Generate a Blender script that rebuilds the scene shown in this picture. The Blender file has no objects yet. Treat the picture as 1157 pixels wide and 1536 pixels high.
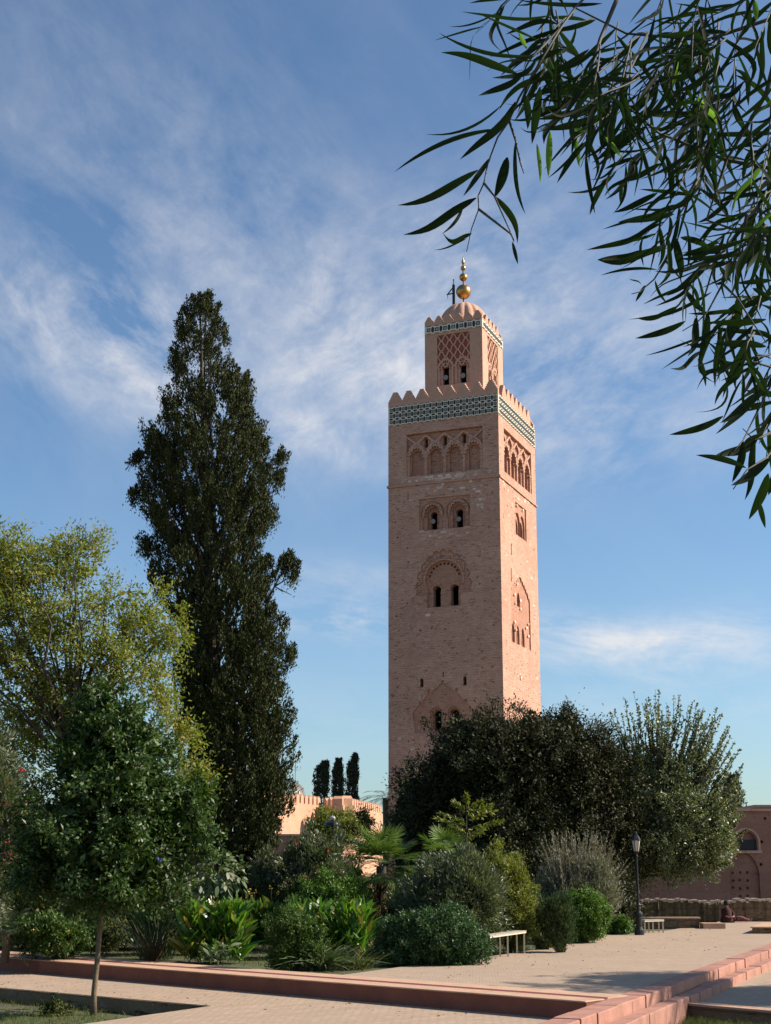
import bpy, math, numpy as np
from mathutils import Vector, Matrix
R = math.radians
rng = np.random.default_rng(11)
scene = bpy.context.scene
# ---------------------------------------------------------------- camera
FPX, CX, CY, CZ, PITCH, W, H = 2110.0, 578.5, 832.0, 2.3, R(12.5), 1157.0, 1536.0
cam = bpy.data.cameras.new('camera'); camo = bpy.data.objects.new('camera', cam)
scene.collection.objects.link(camo)
camo.location = (0, 0, CZ); camo.rotation_euler = (math.pi/2 + PITCH, 0, 0)
cam.sensor_fit = 'HORIZONTAL'; cam.sensor_width = 36.0; cam.lens = FPX/W*36.0
cam.shift_y = (CY - H/2)/W; cam.clip_start = 0.05; cam.clip_end = 6000
scene.camera = camo
# ---------------------------------------------------------------- light
SUN_AZ, SUN_EL = R(88), R(36)          # azimuth from +Y clockwise
SDIR = Vector((math.sin(SUN_AZ)*math.cos(SUN_EL), math.cos(SUN_AZ)*math.cos(SUN_EL), math.sin(SUN_EL)))
sun = bpy.data.lights.new('sun', 'SUN'); sun.energy = 5.0; sun.angle = R(0.5); sun.color = (1.0, 0.88, 0.75)
suno = bpy.data.objects.new('sun', sun); scene.collection.objects.link(suno)
suno.rotation_euler = SDIR.to_track_quat('Z', 'Y').to_euler()
scene.view_settings.view_transform = 'Standard'; scene.view_settings.look = 'None'
scene.view_settings.gamma = 1.0; scene.view_settings.exposure = 0.84
scene.view_settings.use_curve_mapping = False
world = bpy.data.worlds.new('World'); scene.world = world; world.use_nodes = True
wt = world.node_tree; wt.nodes.clear()
def N(t, typ, **kw):
    n = t.nodes.new(typ)
    for k, v in kw.items():
        if k in n.inputs: n.inputs[k].default_value = v
        else: setattr(n, k, v)
    return n
def mth(t, op, a, b=None, c=None, clamp=False):
    n = t.nodes.new('ShaderNodeMath'); n.operation = op; n.use_clamp = clamp
    for i, v in enumerate((a, b, c)):
        if v is None: continue
        if isinstance(v, (int, float)): n.inputs[i].default_value = v
        else: t.links.new(v, n.inputs[i])
    return n.outputs[0]
def mixc(t, fac, a, b, mode='MIX'):
    n = t.nodes.new('ShaderNodeMix'); n.data_type = 'RGBA'; n.blend_type = mode
    for s, v in ((n.inputs[0], fac), (n.inputs[6], a), (n.inputs[7], b)):
        if isinstance(v, (int, float)): s.default_value = v
        elif isinstance(v, tuple): s.default_value = (*v[:3], 1)
        else: t.links.new(v, s)
    return n.outputs[2]
def ramp(t, inp, stops):
    n = t.nodes.new('ShaderNodeValToRGB'); cr = n.color_ramp
    while len(cr.elements) < len(stops): cr.elements.new(0.5)
    for e, (p, c) in zip(cr.elements, stops):
        e.position = p; e.color = (c, c, c, 1) if isinstance(c, (int, float)) else (*c, 1)
    t.links.new(inp, n.inputs[0]); return n.outputs[0]
SKY_STRENGTH = 0.078
sky = N(wt, 'ShaderNodeTexSky', sky_type='NISHITA', sun_disc=False, sun_elevation=SUN_EL,
        sun_rotation=SUN_AZ, altitude=450.0, air_density=1.0, dust_density=1.2, ozone_density=1.6)
tc = N(wt, 'ShaderNodeTexCoord'); sep = N(wt, 'ShaderNodeSeparateXYZ'); wt.links.new(tc.outputs['Generated'], sep.inputs[0])
sx, sy, sz = sep.outputs
az = mth(wt, 'ARCTAN2', sx, sy)
el = mth(wt, 'ARCSINE', sz)
def px_az(px): return math.atan((px-CX)/2161.0)
def px_el(py): return math.atan((1300.0-py)/2161.0)
def cirrus(rot, scale, seed, det=11.0, dist=0.35, stretch=4.0, rough=0.66):
    """fibrous ice cloud field laid over the dome in azimuth/elevation"""
    cb = N(wt, 'ShaderNodeCombineXYZ'); cb.inputs[2].default_value = seed
    c, s = math.cos(rot), math.sin(rot)
    u = mth(wt, 'ADD', mth(wt, 'MULTIPLY', az, c), mth(wt, 'MULTIPLY', el, s))
    v = mth(wt, 'ADD', mth(wt, 'MULTIPLY', az, -s), mth(wt, 'MULTIPLY', el, c))
    wt.links.new(u, cb.inputs[0]); wt.links.new(mth(wt, 'MULTIPLY', v, stretch), cb.inputs[1])
    n = N(wt, 'ShaderNodeTexNoise', Scale=scale, Detail=det, Roughness=rough, Distortion=dist)
    wt.links.new(cb.outputs[0], n.inputs['Vector']); return n.outputs['Fac']
def bank(px, py, rx, ry, rot):
    """soft elliptical weight where a bank of cloud lies (by bearing and elevation)"""
    a = mth(wt, 'SUBTRACT', az, px_az(px)); e = mth(wt, 'SUBTRACT', el, px_el(py))
    c, s = math.cos(R(rot)), math.sin(R(rot))
    u = mth(wt, 'DIVIDE', mth(wt, 'ADD', mth(wt, 'MULTIPLY', a, c), mth(wt, 'MULTIPLY', e, s)), rx/2161.0)
    v = mth(wt, 'DIVIDE', mth(wt, 'ADD', mth(wt, 'MULTIPLY', a, -s), mth(wt, 'MULTIPLY', e, c)), ry/2161.0)
    q = mth(wt, 'ADD', mth(wt, 'MULTIPLY', u, u), mth(wt, 'MULTIPLY', v, v))
    return mth(wt, 'EXPONENT', mth(wt, 'MULTIPLY', q, -1.0))
def total(lst):
    o = None
    for w_, l in lst:
        x = mth(wt, 'MULTIPLY', l, w_)
        o = x if o is None else mth(wt, 'ADD', o, x)
    return o
f1 = ramp(wt, cirrus(R(-38), 8.0, 3.1, stretch=1.7, dist=.25), [(0.36, 0.0), (0.70, 1.0)])
f2 = ramp(wt, cirrus(R(24), 8.0, 9.7, stretch=2.2, dist=.2), [(0.36, 0.0), (0.72, 1.0)])
f3 = ramp(wt, cirrus(R(-3), 9.0, 5.2, stretch=3.0), [(0.38, 0.0), (0.66, 1.0)])
f4 = ramp(wt, cirrus(R(55), 15.0, 1.3, stretch=1.4, dist=.35), [(0.36, 0.0), (0.72, 1.0)])
b1 = total([(.66, bank(150, 500, 210, 85, -14)), (.5, bank(185, 545, 75, 45, -35)), (.30, bank(150, 250, 260, 210, -50)),
            (.28, bank(420, 330, 200, 180, -55)), (.30, bank(60, 420, 180, 90, 0))])
b2 = total([(.88, bank(900, 560, 230, 95, 18)), (.5, bank(640, 400, 220, 130, 24)), (.45, bank(860, 370, 240, 90, 22)),
            (.45, bank(560, 500, 150, 80, 10)), (.35, bank(1000, 660, 200, 60, 8)), (.25, bank(700, 250, 200, 90, 20))])
b3 = total([(.95, bank(495, 928, 95, 26, -2)), (.85, bank(940, 978, 210, 40, -4)), (.6, bank(880, 945, 90, 26, -8)),
            (.55, bank(1100, 955, 120, 40, 5)), (.35, bank(520, 870, 120, 40, -5)), (.3, bank(1000, 1060, 200, 40, 0)), (.2, bank(480, 1080, 120, 60, 0))])
b4 = total([(.5, bank(440, 620, 50, 30, -25)), (.4, bank(480, 370, 60, 60, 50)), (.42, bank(560, 530, 170, 110, 30)), (.25, bank(520, 660, 90, 40, -10))])
cl = mth(wt, 'ADD', mth(wt, 'ADD', mth(wt, 'MULTIPLY', f1, b1), mth(wt, 'MULTIPLY', f2, b2)),
         mth(wt, 'ADD', mth(wt, 'MULTIPLY', f3, b3), mth(wt, 'MULTIPLY', f4, b4)), clamp=True)
brk = ramp(wt, cirrus(R(10), 34.0, 21.0, stretch=1.3, dist=.5), [(0.30, 0.55), (0.66, 1.15)])
cl = mth(wt, 'MULTIPLY', cl, brk)
# a thin high veil everywhere, so that the sky is never one clean gradient
veil = mth(wt, 'MULTIPLY', f1, 0.05)
cl = mth(wt, 'MINIMUM', mth(wt, 'ADD', cl, veil), 0.85)
cl = mth(wt, 'MULTIPLY', cl, ramp(wt, el, [(0.0, 0.3), (0.03, 1.0)]))
CLOUD = (6.0, 5.95, 6.1)
skyt = mixc(wt, 1.0, sky.outputs[0], (0.80, 0.96, 1.06), 'MULTIPLY')
skyc = mixc(wt, cl, skyt, CLOUD)
bg = N(wt, 'ShaderNodeBackground', Strength=SKY_STRENGTH); wt.links.new(skyc, bg.inputs[0])
wo = N(wt, 'ShaderNodeOutputWorld'); wt.links.new(bg.outputs[0], wo.inputs[0])

# ---------------------------------------------------------------- helpers
def ray(px, py):
    x, y = px-CX, CY-py
    return Vector((x, FPX*math.cos(PITCH) - y*math.sin(PITCH), FPX*math.sin(PITCH) + y*math.cos(PITCH)))
def at(px, py, Y):
    d = ray(px, py); return Vector((0, 0, CZ)) + d*(Y/d.y)
def gnd(px, py, z=0.0):
    d = ray(px, py); return Vector((0, 0, CZ)) + d*((z-CZ)/d.z)
def onplane(px, py, p0, n):
    d = ray(px, py); o = Vector((0, 0, CZ)); return o + d*((p0-o).dot(n)/d.dot(n))
col = scene.collection
def tag(o, label=None, cat=None, group=None, kind=None):
    if label: o['label'] = label
    if cat: o['category'] = cat
    if group: o['group'] = group
    if kind: o['kind'] = kind
    return o
def empty(name, loc, label, cat, group=None, rz=0.0):
    o = bpy.data.objects.new(name, None); col.objects.link(o)
    o.location = loc; o.rotation_euler = (0, 0, rz); o.empty_display_size = 0.3
    return tag(o, label, cat, group)
def copy_tree(o, parent=None):
    kids = [c for c in o.children]
    c = o.copy(); col.objects.link(c)
    if parent: c.parent = parent
    for k in kids: copy_tree(k, c)
    return c
def link_mesh(name, me, mat, parent=None, off=None, smooth=False):
    o = bpy.data.objects.new(name, me); col.objects.link(o)
    if mat is not None and len(me.materials) == 0: me.materials.append(mat)
    if parent is not None: o.parent = parent
    if smooth: me.polygons.foreach_set('use_smooth', [True]*len(me.polygons))
    return o
class MB:
    """collects polygons, then links them as ONE mesh object"""
    def __init__(s): s.v = []; s.f = []
    def add(s, vs, fs):
        b = len(s.v); s.v += [tuple(v) for v in vs]; s.f += [tuple(b+i for i in f) for f in fs]; return s
    def box(s, x0, x1, y0, y1, z0, z1):
        return s.add([(x0,y0,z0),(x1,y0,z0),(x1,y1,z0),(x0,y1,z0),(x0,y0,z1),(x1,y0,z1),(x1,y1,z1),(x0,y1,z1)],
                     [(3,2,1,0),(4,5,6,7),(0,1,5,4),(1,2,6,5),(2,3,7,6),(3,0,4,7)])
    def prism(s, poly, fn, d0, d1):
        """poly: (u,v) loop; fn(u,v,d)->xyz; solid between d0 and d1"""
        n = len(poly)
        vs = [fn(u, v, d0) for u, v in poly] + [fn(u, v, d1) for u, v in poly]
        return s.add(vs, [tuple(range(n)), tuple(range(2*n-1, n-1, -1))] + [(i, n+i, n+(i+1) % n, (i+1) % n) for i in range(n)])
    def slab(s, pts, z0, z1):
        """pts: horizontal loop of (x,y)"""
        from mathutils.geometry import tessellate_polygon
        pts = [(p[0], p[1]) for p in pts]
        if len(pts) < 5: return s.prism(pts, lambda u, v, d: (u, v, d), z0, z1)
        n = len(pts); tri = tessellate_polygon([[Vector((p[0], p[1], 0)) for p in pts]])
        return s.add([(*p, z0) for p in pts] + [(*p, z1) for p in pts], [tuple(t) for t in tri] + [tuple(n+i for i in t) for t in tri] + [(i, (i+1) % n, n+(i+1) % n, n+i) for i in range(n)])
    def strip(s, pts, w, fn, d0, d1):
        """a raised band of width w along a 2D polyline"""
        pts = [Vector(p) for p in pts]; L, Rr = [], []
        for i, p in enumerate(pts):
            a = pts[max(0, i-1)]; b = pts[min(len(pts)-1, i+1)]
            t = (b-a); t = t.normalized() if t.length > 1e-9 else Vector((1, 0)); n = Vector((-t.y, t.x))*w/2
            L.append(p+n); Rr.append(p-n)
        n = len(pts); vs = []
        for d in (d0, d1):
            vs += [fn(p.x, p.y, d) for p in L] + [fn(p.x, p.y, d) for p in Rr]
        fs = []
        for i in range(n-1):
            fs += [(i, i+1, n+i+1, n+i), (2*n+i, 3*n+i, 3*n+i+1, 2*n+i+1), (i, 2*n+i, 2*n+i+1, i+1), (n+i, n+i+1, 3*n+i+1, 3*n+i)]
        fs += [(0, n, 3*n, 2*n), (n-1, 3*n-1, 4*n-1, 2*n-1)]
        return s.add(vs, fs)
    def tube(s, pts, rad, k=8, cap=True):
        pts = [Vector(p) for p in pts]; n = len(pts)
        if isinstance(rad, (int, float)): rad = [rad]*n
        vs, fs = [], []; prev = None
        for i, p in enumerate(pts):
            t = (pts[min(n-1, i+1)] - pts[max(0, i-1)])
            t = t.normalized() if t.length > 1e-9 else Vector((0, 0, 1))
            a = prev if prev is not None else (Vector((0, 1, 0)) if abs(t.z) > .9 else Vector((0, 0, 1)))
            u = (a - t*a.dot(t)); u = u.normalized() if u.length > 1e-6 else t.orthogonal().normalized()
            w = t.cross(u); prev = u
            for j in range(k):
                an = 2*math.pi*j/k; vs.append(p + (u*math.cos(an) + w*math.sin(an))*rad[i])
        for i in range(n-1):
            for j in range(k): fs.append((i*k+j, i*k+(j+1) % k, (i+1)*k+(j+1) % k, (i+1)*k+j))
        if cap: fs += [tuple(range(k-1, -1, -1)), tuple((n-1)*k+j for j in range(k))]
        return s.add(vs, fs)
    def lathe(s, prof, c=(0, 0, 0), k=24):
        """prof: (r,z) from bottom to top"""
        vs, fs = [], []; n = len(prof)
        for r, z in prof:
            for j in range(k):
                an = 2*math.pi*j/k; vs.append((c[0]+r*math.cos(an), c[1]+r*math.sin(an), c[2]+z))
        for i in range(n-1):
            for j in range(k): fs.append((i*k+j, i*k+(j+1) % k, (i+1)*k+(j+1) % k, (i+1)*k+j))
        fs += [tuple(range(k-1, -1, -1)), tuple((n-1)*k+j for j in range(k))]
        return s.add(vs, fs)
    def ball(s, c, r, k=16, m=10):
        return s.lathe([(max(1e-4, r*math.sin(math.pi*i/m)), -r*math.cos(math.pi*i/m)) for i in range(m+1)], c, k)
    def merge_mesh(s, me, fn):
        return s.add([fn(v.co) for v in me.vertices], [tuple(p.vertices) for p in me.polygons])
    def build(s, name, mat, parent=None, smooth=False, local=False):
        me = bpy.data.meshes.new(name)
        v = s.v
        if parent is not None and not local:
            mi = (Matrix.Translation(parent.location) @ parent.rotation_euler.to_matrix().to_4x4()).inverted()
            v = [tuple(mi @ Vector(p)) for p in v]
        me.from_pydata(v, [], s.f); me.validate(); me.update()
        return link_mesh(name, me, mat, parent, smooth=smooth)
# ---- fast quad / ribbon clouds for foliage
def unit(a):
    n = np.linalg.norm(a, axis=-1, keepdims=True); return a/np.maximum(n, 1e-9)
def rand_dirs(n): return unit(rng.normal(size=(n, 3)))
class QC:
    def __init__(s): s.v = []; s.q = []; s.n = 0
    def raw(s, v, q):
        s.v.append(v.reshape(-1, 3)); s.q.append(q + s.n); s.n += len(s.v[-1])
    def leaves(s, P, D, S, L, Wd, fold=0.15):
        """one folded lozenge leaf each: base P, direction D, side S"""
        n = len(P); L = np.broadcast_to(L, (n,))[:, None]; Wd = np.broadcast_to(Wd, (n,))[:, None]
        D = unit(D); S = unit(S - D*np.sum(S*D, 1, keepdims=True)); Nn = np.cross(D, S)
        v = np.stack([P, P + D*L*.5 + S*Wd*.5 + Nn*Wd*fold, P + D*L, P + D*L*.45 - S*Wd*.5 + Nn*Wd*fold], 1)
        q = np.arange(n*4).reshape(n, 4); s.raw(v, q)
    def ribbons(s, P, D, U, L, Wd, bend, seg=5, shape='lance', side=None):
        """curved blades: start P, direction D, bend towards U by bend*L"""
        n = len(P); L = np.broadcast_to(L, (n,))[:, None]; Wd = np.broadcast_to(Wd, (n,))[:, None]; bend = np.broadcast_to(bend, (n,))[:, None]
        D = unit(D)
        S = np.cross(D, U) if side is None else side
        S = unit(S + 1e-6)
        rows = []
        for i in range(seg+1):
            t = i/seg
            c = P + D*L*t + U*(bend*L*t*t)
            if shape == 'lance': w = max(.04, math.sin(math.pi*min(1, t*.92+.06))**.8)
            elif shape == 'blade': w = max(.05, (1-t)**.6*(.6+.4*math.sin(math.pi*min(1, t*1.2))))
            elif shape == 'paddle': w = .18 if t < .2 else max(.05, math.sin(math.pi*(t-.15)/.87)**.6)
            elif shape == 'stem': w = 1-.5*t
            rows.append(np.stack([c - S*Wd*w*.5, c + S*Wd*w*.5], 1))
        v = np.stack(rows, 1)                       # n, seg+1, 2, 3
        base = (np.arange(n)*(seg+1)*2)[:, None, None]
        k = np.arange(seg)[None, :, None]*2
        q = base + k + np.array([0, 1, 3, 2])[None, None, :]
        s.raw(v, q.reshape(-1, 4))
    def build(s, name, mat, parent=None, smooth=False):
        v = np.concatenate(s.v).astype(np.float32); q = np.concatenate(s.q).astype(np.int32)
        if parent is not None: v = v - np.array(parent.location, dtype=np.float32)
        me = bpy.data.meshes.new(name); me.vertices.add(len(v)); me.vertices.foreach_set('co', v.ravel())
        me.loops.add(q.size); me.loops.foreach_set('vertex_index', q.ravel())
        me.polygons.add(len(q)); me.polygons.foreach_set('loop_start', np.arange(0, q.size, 4, dtype=np.int32))
        me.polygons.foreach_set('loop_total', np.full(len(q), 4, dtype=np.int32))
        me.update(calc_edges=True)
        return link_mesh(name, me, mat, parent, smooth=smooth)

# ---------------------------------------------------------------- materials
def newmat(name):
    m = bpy.data.materials.new(name); m.use_nodes = True; t = m.node_tree; t.nodes.clear()
    o = N(t, 'ShaderNodeOutputMaterial'); b = N(t, 'ShaderNodeBsdfPrincipled'); t.links.new(b.outputs[0], o.inputs[0])
    return m, t, b, o
def coords(t, kind='Object', scale=(1, 1, 1)):
    c = N(t, 'ShaderNodeTexCoord'); mp = N(t, 'ShaderNodeMapping'); mp.inputs['Scale'].default_value = scale
    t.links.new(c.outputs[kind], mp.inputs[0]); return mp.outputs[0]
def noise(t, vec, scale, det=5, rough=.6, dist=0.0):
    n = N(t, 'ShaderNodeTexNoise', Scale=scale, Detail=det, Roughness=rough, Distortion=dist)
    t.links.new(vec, n.inputs['Vector']); return n.outputs['Fac']
def bump(t, b, h, strength=.4, dist=.05):
    n = N(t, 'ShaderNodeBump', Strength=strength, Distance=dist); t.links.new(h, n.inputs['Height']); t.links.new(n.outputs[0], b.inputs['Normal'])
def plain(name, c, rough=.7, metal=0.0, var=.25, scale=6.0, bmp=.2):
    m, t, b, o = newmat(name); v = coords(t)
    f = noise(t, v, scale); c2 = tuple(x*(1-var) for x in c); c3 = tuple(min(1, x*(1+var)) for x in c)
    t.links.new(mixc(t, f, c2, c3), b.inputs['Base Color']); b.inputs['Roughness'].default_value = rough; b.inputs['Metallic'].default_value = metal
    if bmp: bump(t, b, noise(t, v, scale*6), bmp, .02)
    return m
def leafmat(name, c1, c2, c3=None, rough=.45, trans=.25, spec=.5, tcol=None, p3=.06):
    """leaf tissue; each leaf has its own natural green"""
    m, t, b, o = newmat(name); g = N(t, 'ShaderNodeNewGeometry'); r = g.outputs['Random Per Island']
    cc = mixc(t, r, c1, c2)
    if c3:
        sel = mth(t, 'GREATER_THAN', mth(t, 'FRACT', mth(t, 'MULTIPLY', r, 37.7)), 1-p3); cc = mixc(t, sel, cc, c3)
    v = coords(t); cc = mixc(t, mth(t, 'MULTIPLY', noise(t, v, 1.3, 3), .6), cc, tuple(x*.55 for x in c1))
    t.links.new(cc, b.inputs['Base Color']); b.inputs['Roughness'].default_value = rough
    b.inputs['Specular IOR Level'].default_value = spec
    tr = N(t, 'ShaderNodeBsdfTranslucent')
    if tcol: tr.inputs[0].default_value = (*tcol, 1)
    else: t.links.new(mixc(t, 1.0, cc, (1.5, 1.7, .7), 'MULTIPLY'), tr.inputs[0])
    mx = N(t, 'ShaderNodeMixShader'); mx.inputs[0].default_value = trans
    t.links.new(b.outputs[0], mx.inputs[1]); t.links.new(tr.outputs[0], mx.inputs[2]); t.links.new(mx.outputs[0], o.inputs[0])
    return m
def masonry(name, c_lo, c_hi, c_mortar, c_pale, row=.36, brick=.75, pit=.5, bstr=.6):
    """weathered rubble courses; every wall of it is read in its own metric coordinates"""
    m, t, b, o = newmat(name); cd = N(t, 'ShaderNodeTexCoord'); sp = N(t, 'ShaderNodeSeparateXYZ'); t.links.new(cd.outputs['Object'], sp.inputs[0])
    cb = N(t, 'ShaderNodeCombineXYZ'); t.links.new(mth(t, 'ADD', sp.outputs[0], sp.outputs[1]), cb.inputs[0]); t.links.new(sp.outputs[2], cb.inputs[1])
    vec = cb.outputs[0]; o3 = cd.outputs['Object']
    wob = N(t, 'ShaderNodeTexNoise', Scale=1.1, Detail=3.0); t.links.new(vec, wob.inputs['Vector'])
    w2 = N(t, 'ShaderNodeMix'); w2.data_type = 'RGBA'; w2.blend_type = 'LINEAR_LIGHT'; w2.inputs[0].default_value = .22
    t.links.new(vec, w2.inputs[6]); t.links.new(wob.outputs['Color'], w2.inputs[7])
    br = N(t, 'ShaderNodeTexBrick', Scale=1.0); br.inputs['Mortar Size'].default_value = .022; br.inputs['Mortar Smooth'].default_value = .6
    br.inputs['Brick Width'].default_value = brick; br.inputs['Row Height'].default_value = row
    br.inputs['Color1'].default_value = (0, 0, 0, 1); br.inputs['Color2'].default_value = (1, 1, 1, 1); br.inputs['Mortar'].default_value = (.5, .5, .5, 1)
    t.links.new(w2.outputs[2], br.inputs['Vector'])
    big = noise(t, o3, .16, 4, .6); mid = noise(t, o3, 1.5, 6, .7); fine = noise(t, o3, 7.0, 5, .7)
    tone = mth(t, 'ADD', mth(t, 'MULTIPLY', big, .50), mth(t, 'ADD', mth(t, 'MULTIPLY', mid, .45), mth(t, 'MULTIPLY', br.outputs['Color'], .13)), clamp=True)
    cc = mixc(t, ramp(t, tone, [(.36, 0.0), (.82, 1.0)]), c_lo, c_hi)
    cc = mixc(t, mth(t, 'MULTIPLY', br.outputs['Fac'], .45), cc, c_mortar)
    pale = mth(t, 'MULTIPLY', ramp(t, noise(t, o3, .9, 5, .75), [(.62, 0.0), (.72, 1.0)]), .55); cc = mixc(t, pale, cc, c_pale)
    st = N(t, 'ShaderNodeMapping'); st.inputs['Scale'].default_value = (.8, .8, 2.6); t.links.new(o3, st.inputs[0])
    pits = ramp(t, noise(t, st.outputs[0], 2.0, 4, .75), [(.60, 0.0), (.68, 1.0)])
    cc = mixc(t, mth(t, 'MULTIPLY', pits, pit), cc, tuple(x*.35 for x in c_lo))
    t.links.new(cc, b.inputs['Base Color']); b.inputs['Roughness'].default_value = .9; b.inputs['Specular IOR Level'].default_value = .15
    h = mth(t, 'SUBTRACT', mth(t, 'ADD', mth(t, 'MULTIPLY', mid, .6), mth(t, 'MULTIPLY', fine, .5)), mth(t, 'ADD', mth(t, 'MULTIPLY', br.outputs['Fac'], .3), mth(t, 'MULTIPLY', pits, .8)))
    bump(t, b, h, bstr, .12)
    return m
M = {}
M['stone'] = masonry('rubble_stone', (.40, .215, .150), (.64, .39, .285), (.50, .32, .235), (.72, .54, .43), row=.27, brick=.5, pit=.55, bstr=.8)
M['plaster'] = masonry('pink_plaster', (.44, .26, .18), (.58, .36, .26), (.48, .30, .22), (.60, .42, .32), pit=.25, bstr=.35)
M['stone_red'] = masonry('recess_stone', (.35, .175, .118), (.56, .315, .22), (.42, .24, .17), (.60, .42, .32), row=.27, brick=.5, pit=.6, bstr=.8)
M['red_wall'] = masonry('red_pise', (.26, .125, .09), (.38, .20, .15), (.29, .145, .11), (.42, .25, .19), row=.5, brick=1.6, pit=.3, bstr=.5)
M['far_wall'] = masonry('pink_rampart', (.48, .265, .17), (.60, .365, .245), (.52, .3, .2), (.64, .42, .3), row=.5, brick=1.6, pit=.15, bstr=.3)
M['low_stone'] = masonry('field_stone', (.13, .09, .055), (.25, .18, .11), (.15, .105, .065), (.34, .26, .18), row=.28, brick=.5, pit=.5, bstr=1.0)
m, t, b, o = newmat('pale_repair_stone'); g = N(t, 'ShaderNodeNewGeometry'); t.links.new(mixc(t, g.outputs['Random Per Island'], (.42, .25, .18), (.68, .52, .42)), b.inputs['Base Color']); b.inputs['Roughness'].default_value = .9; bump(t, b, noise(t, coords(t), 5.0, 5), .6, .08); M['stone_pale'] = m
M['capstone'] = plain('capstone', (.46, .37, .29), .85, var=.35, scale=3)
M['red_paint'] = plain('red_backing', (.27, .075, .05), .9, var=.3, scale=4)
M['unlit_black'] = plain('unlit_black_interior', (.02, .015, .012), .95, bmp=0)  # near-black colour stands in for unlit space behind the openings
M['tile_pale'] = plain('pale_glazed_tile', (.66, .60, .48), .75, var=.3, scale=5, bmp=.1)
M['tile_dark'] = plain('dark_green_tile', (.020, .026, .022), .7, var=.4, scale=4, bmp=0)
M['gold'] = plain('gilded_copper', (.50, .27, .09), .33, metal=1.0, var=.35, scale=3, bmp=.1)
M['iron'] = plain('black_iron', (.014, .014, .016), .45, metal=.3, var=.3)
M['wood_dark'] = plain('dark_wood', (.03, .022, .018), .8)
M['cone'] = plain('grey_loudspeaker', (.20, .18, .16), .5, var=.1)
M['glass'] = plain('frosted_lamp_glass', (.50, .47, .40), .25, var=.1, bmp=0)
M['rock'] = plain('rock', (.20, .14, .11), .9, var=.4)
M['bench'] = plain('worn_cream_paint', (.56, .49, .36), .7, var=.3, scale=5)
M['bench_top'] = plain('grey_bench_top', (.30, .27, .23), .8, var=.3)
M['bark'] = plain('bark_brown', (.15, .105, .065), .95, var=.5, scale=8, bmp=.8)
M['bark_dark'] = plain('bark_dark', (.05, .038, .028), .95, var=.5, scale=5, bmp=.6)
M['twig'] = plain('twig_green', (.022, .022, .010), .7, var=.3)
# ================================================================ the minaret
AX = R(22.0); S1, S2 = 12.8/2, 14.15/2
Ux = Vector((math.cos(AX), -math.sin(AX), 0)); Vy = Vector((math.sin(AX), math.cos(AX), 0))
NC = Vector((.0840*145.0, 145.0, 0)); TC = NC - Ux*S1 + Vy*S2
tower = empty('minaret', TC, 'tall square pink stone minaret with a tiled band, stepped battlements and golden balls', 'minaret', rz=-AX)
def fu(px, py, off=0.0):
    p = onplane(px, py, NC + Vy*off, Vy) - TC; return (p.dot(Ux), p.z)
def rv(px, py, off=0.0):
    p = onplane(px, py, NC - Ux*off, Ux) - TC; return (p.dot(Vy), p.z)
def F_(h): return lambda u, z, d: (u, -h + d, z)          # front face at y=-h, depth inwards
def R_(h): return lambda u, z, d: (h - d, u, z)           # right-hand face at x=+h
def L_(h): return lambda u, z, d: (-h + d, -u, z)
def B_(h): return lambda u, z, d: (-u, h - d, z)
def rect(u0, u1, z0, z1): return [(u0, z0), (u1, z0), (u1, z1), (u0, z1)]
def arch(u, z0, z1, w, bulge=1.12, n=14):
    """horseshoe opening: jambs 2w apart, round head a little wider, top at z1"""
    r = w*bulge; zc = z1 - r; a0 = -math.acos(min(1, w/r))
    pts = [(u-w, z0), (u+w, z0)]
    return pts + [(u + r*math.cos(a0 + (math.pi-2*a0)*i/n), zc + r*math.sin(a0 + (math.pi-2*a0)*i/n)) for i in range(n+1)]
def parch(u, z0, zs, z1, w, n=8):
    """pointed arch"""
    pts = [(u-w, z0), (u+w, z0)]
    for i in range(n+1): t = i/n; pts.append((u + w*(1-t**1.5), zs + (z1-zs)*math.sin(t*math.pi/2)))
    for i in range(1, n+1): t = 1-i/n; pts.append((u - w*(1-t**1.5), zs + (z1-zs)*math.sin(t*math.pi/2)))
    return pts
def lobes(u, zs, r, h, n=7, a=.12, m=6, lo=0.0):
    """cusped arch line from left springing to right springing"""
    out = []
    for i in range(n*m+1):
        t = lo + (math.pi-2*lo)*i/(n*m); k = 1 + a*abs(math.sin(math.pi*i/m)) - a*.5
        out.append((u - r*k*math.cos(t), zs + h*k*math.sin(t)))
    return out
def lobed_hole(u, z0, zs, r, h, n=7, a=.14): return [(u+r, z0), (u-r, z0)][::-1] + lobes(u, zs, r, h, n, a)[::-1]
def holed(mb, outer, holes, fn, d0, d1):
    """solid sheet with real openings"""
    cu = bpy.data.curves.new('tmp', 'CURVE'); cu.dimensions = '2D'; cu.fill_mode = 'BOTH'; cu.extrude = (d1-d0)/2
    def tidy(poly):
        out = []
        for p in poly:
            if not out or abs(p[0]-out[-1][0]) + abs(p[1]-out[-1][1]) > 2e-3: out.append(p)
        return out[:-1] if abs(out[0][0]-out[-1][0]) + abs(out[0][1]-out[-1][1]) < 2e-3 else out
    for poly in [tidy(q) for q in [outer] + holes]:
        sp = cu.splines.new('POLY'); sp.points.add(len(poly)-1); sp.use_cyclic_u = True
        for p, (u, v) in zip(sp.points, poly): p.co = (u, v, 0, 1)
    ob = bpy.data.objects.new('tmp', cu); col.objects.link(ob); bpy.context.view_layer.update()
    me = bpy.data.meshes.new_from_object(ob.evaluated_get(bpy.context.evaluated_depsgraph_get()))
    mid = (d0+d1)/2
    mb.merge_mesh(me, lambda c: fn(c.x, c.y, mid + c.z))
    bpy.data.objects.remove(ob); bpy.data.curves.remove(cu); bpy.data.meshes.remove(me)
ZP = fu(750, 594)[1]                       # top of the plain wall, foot of the merlons
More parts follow.
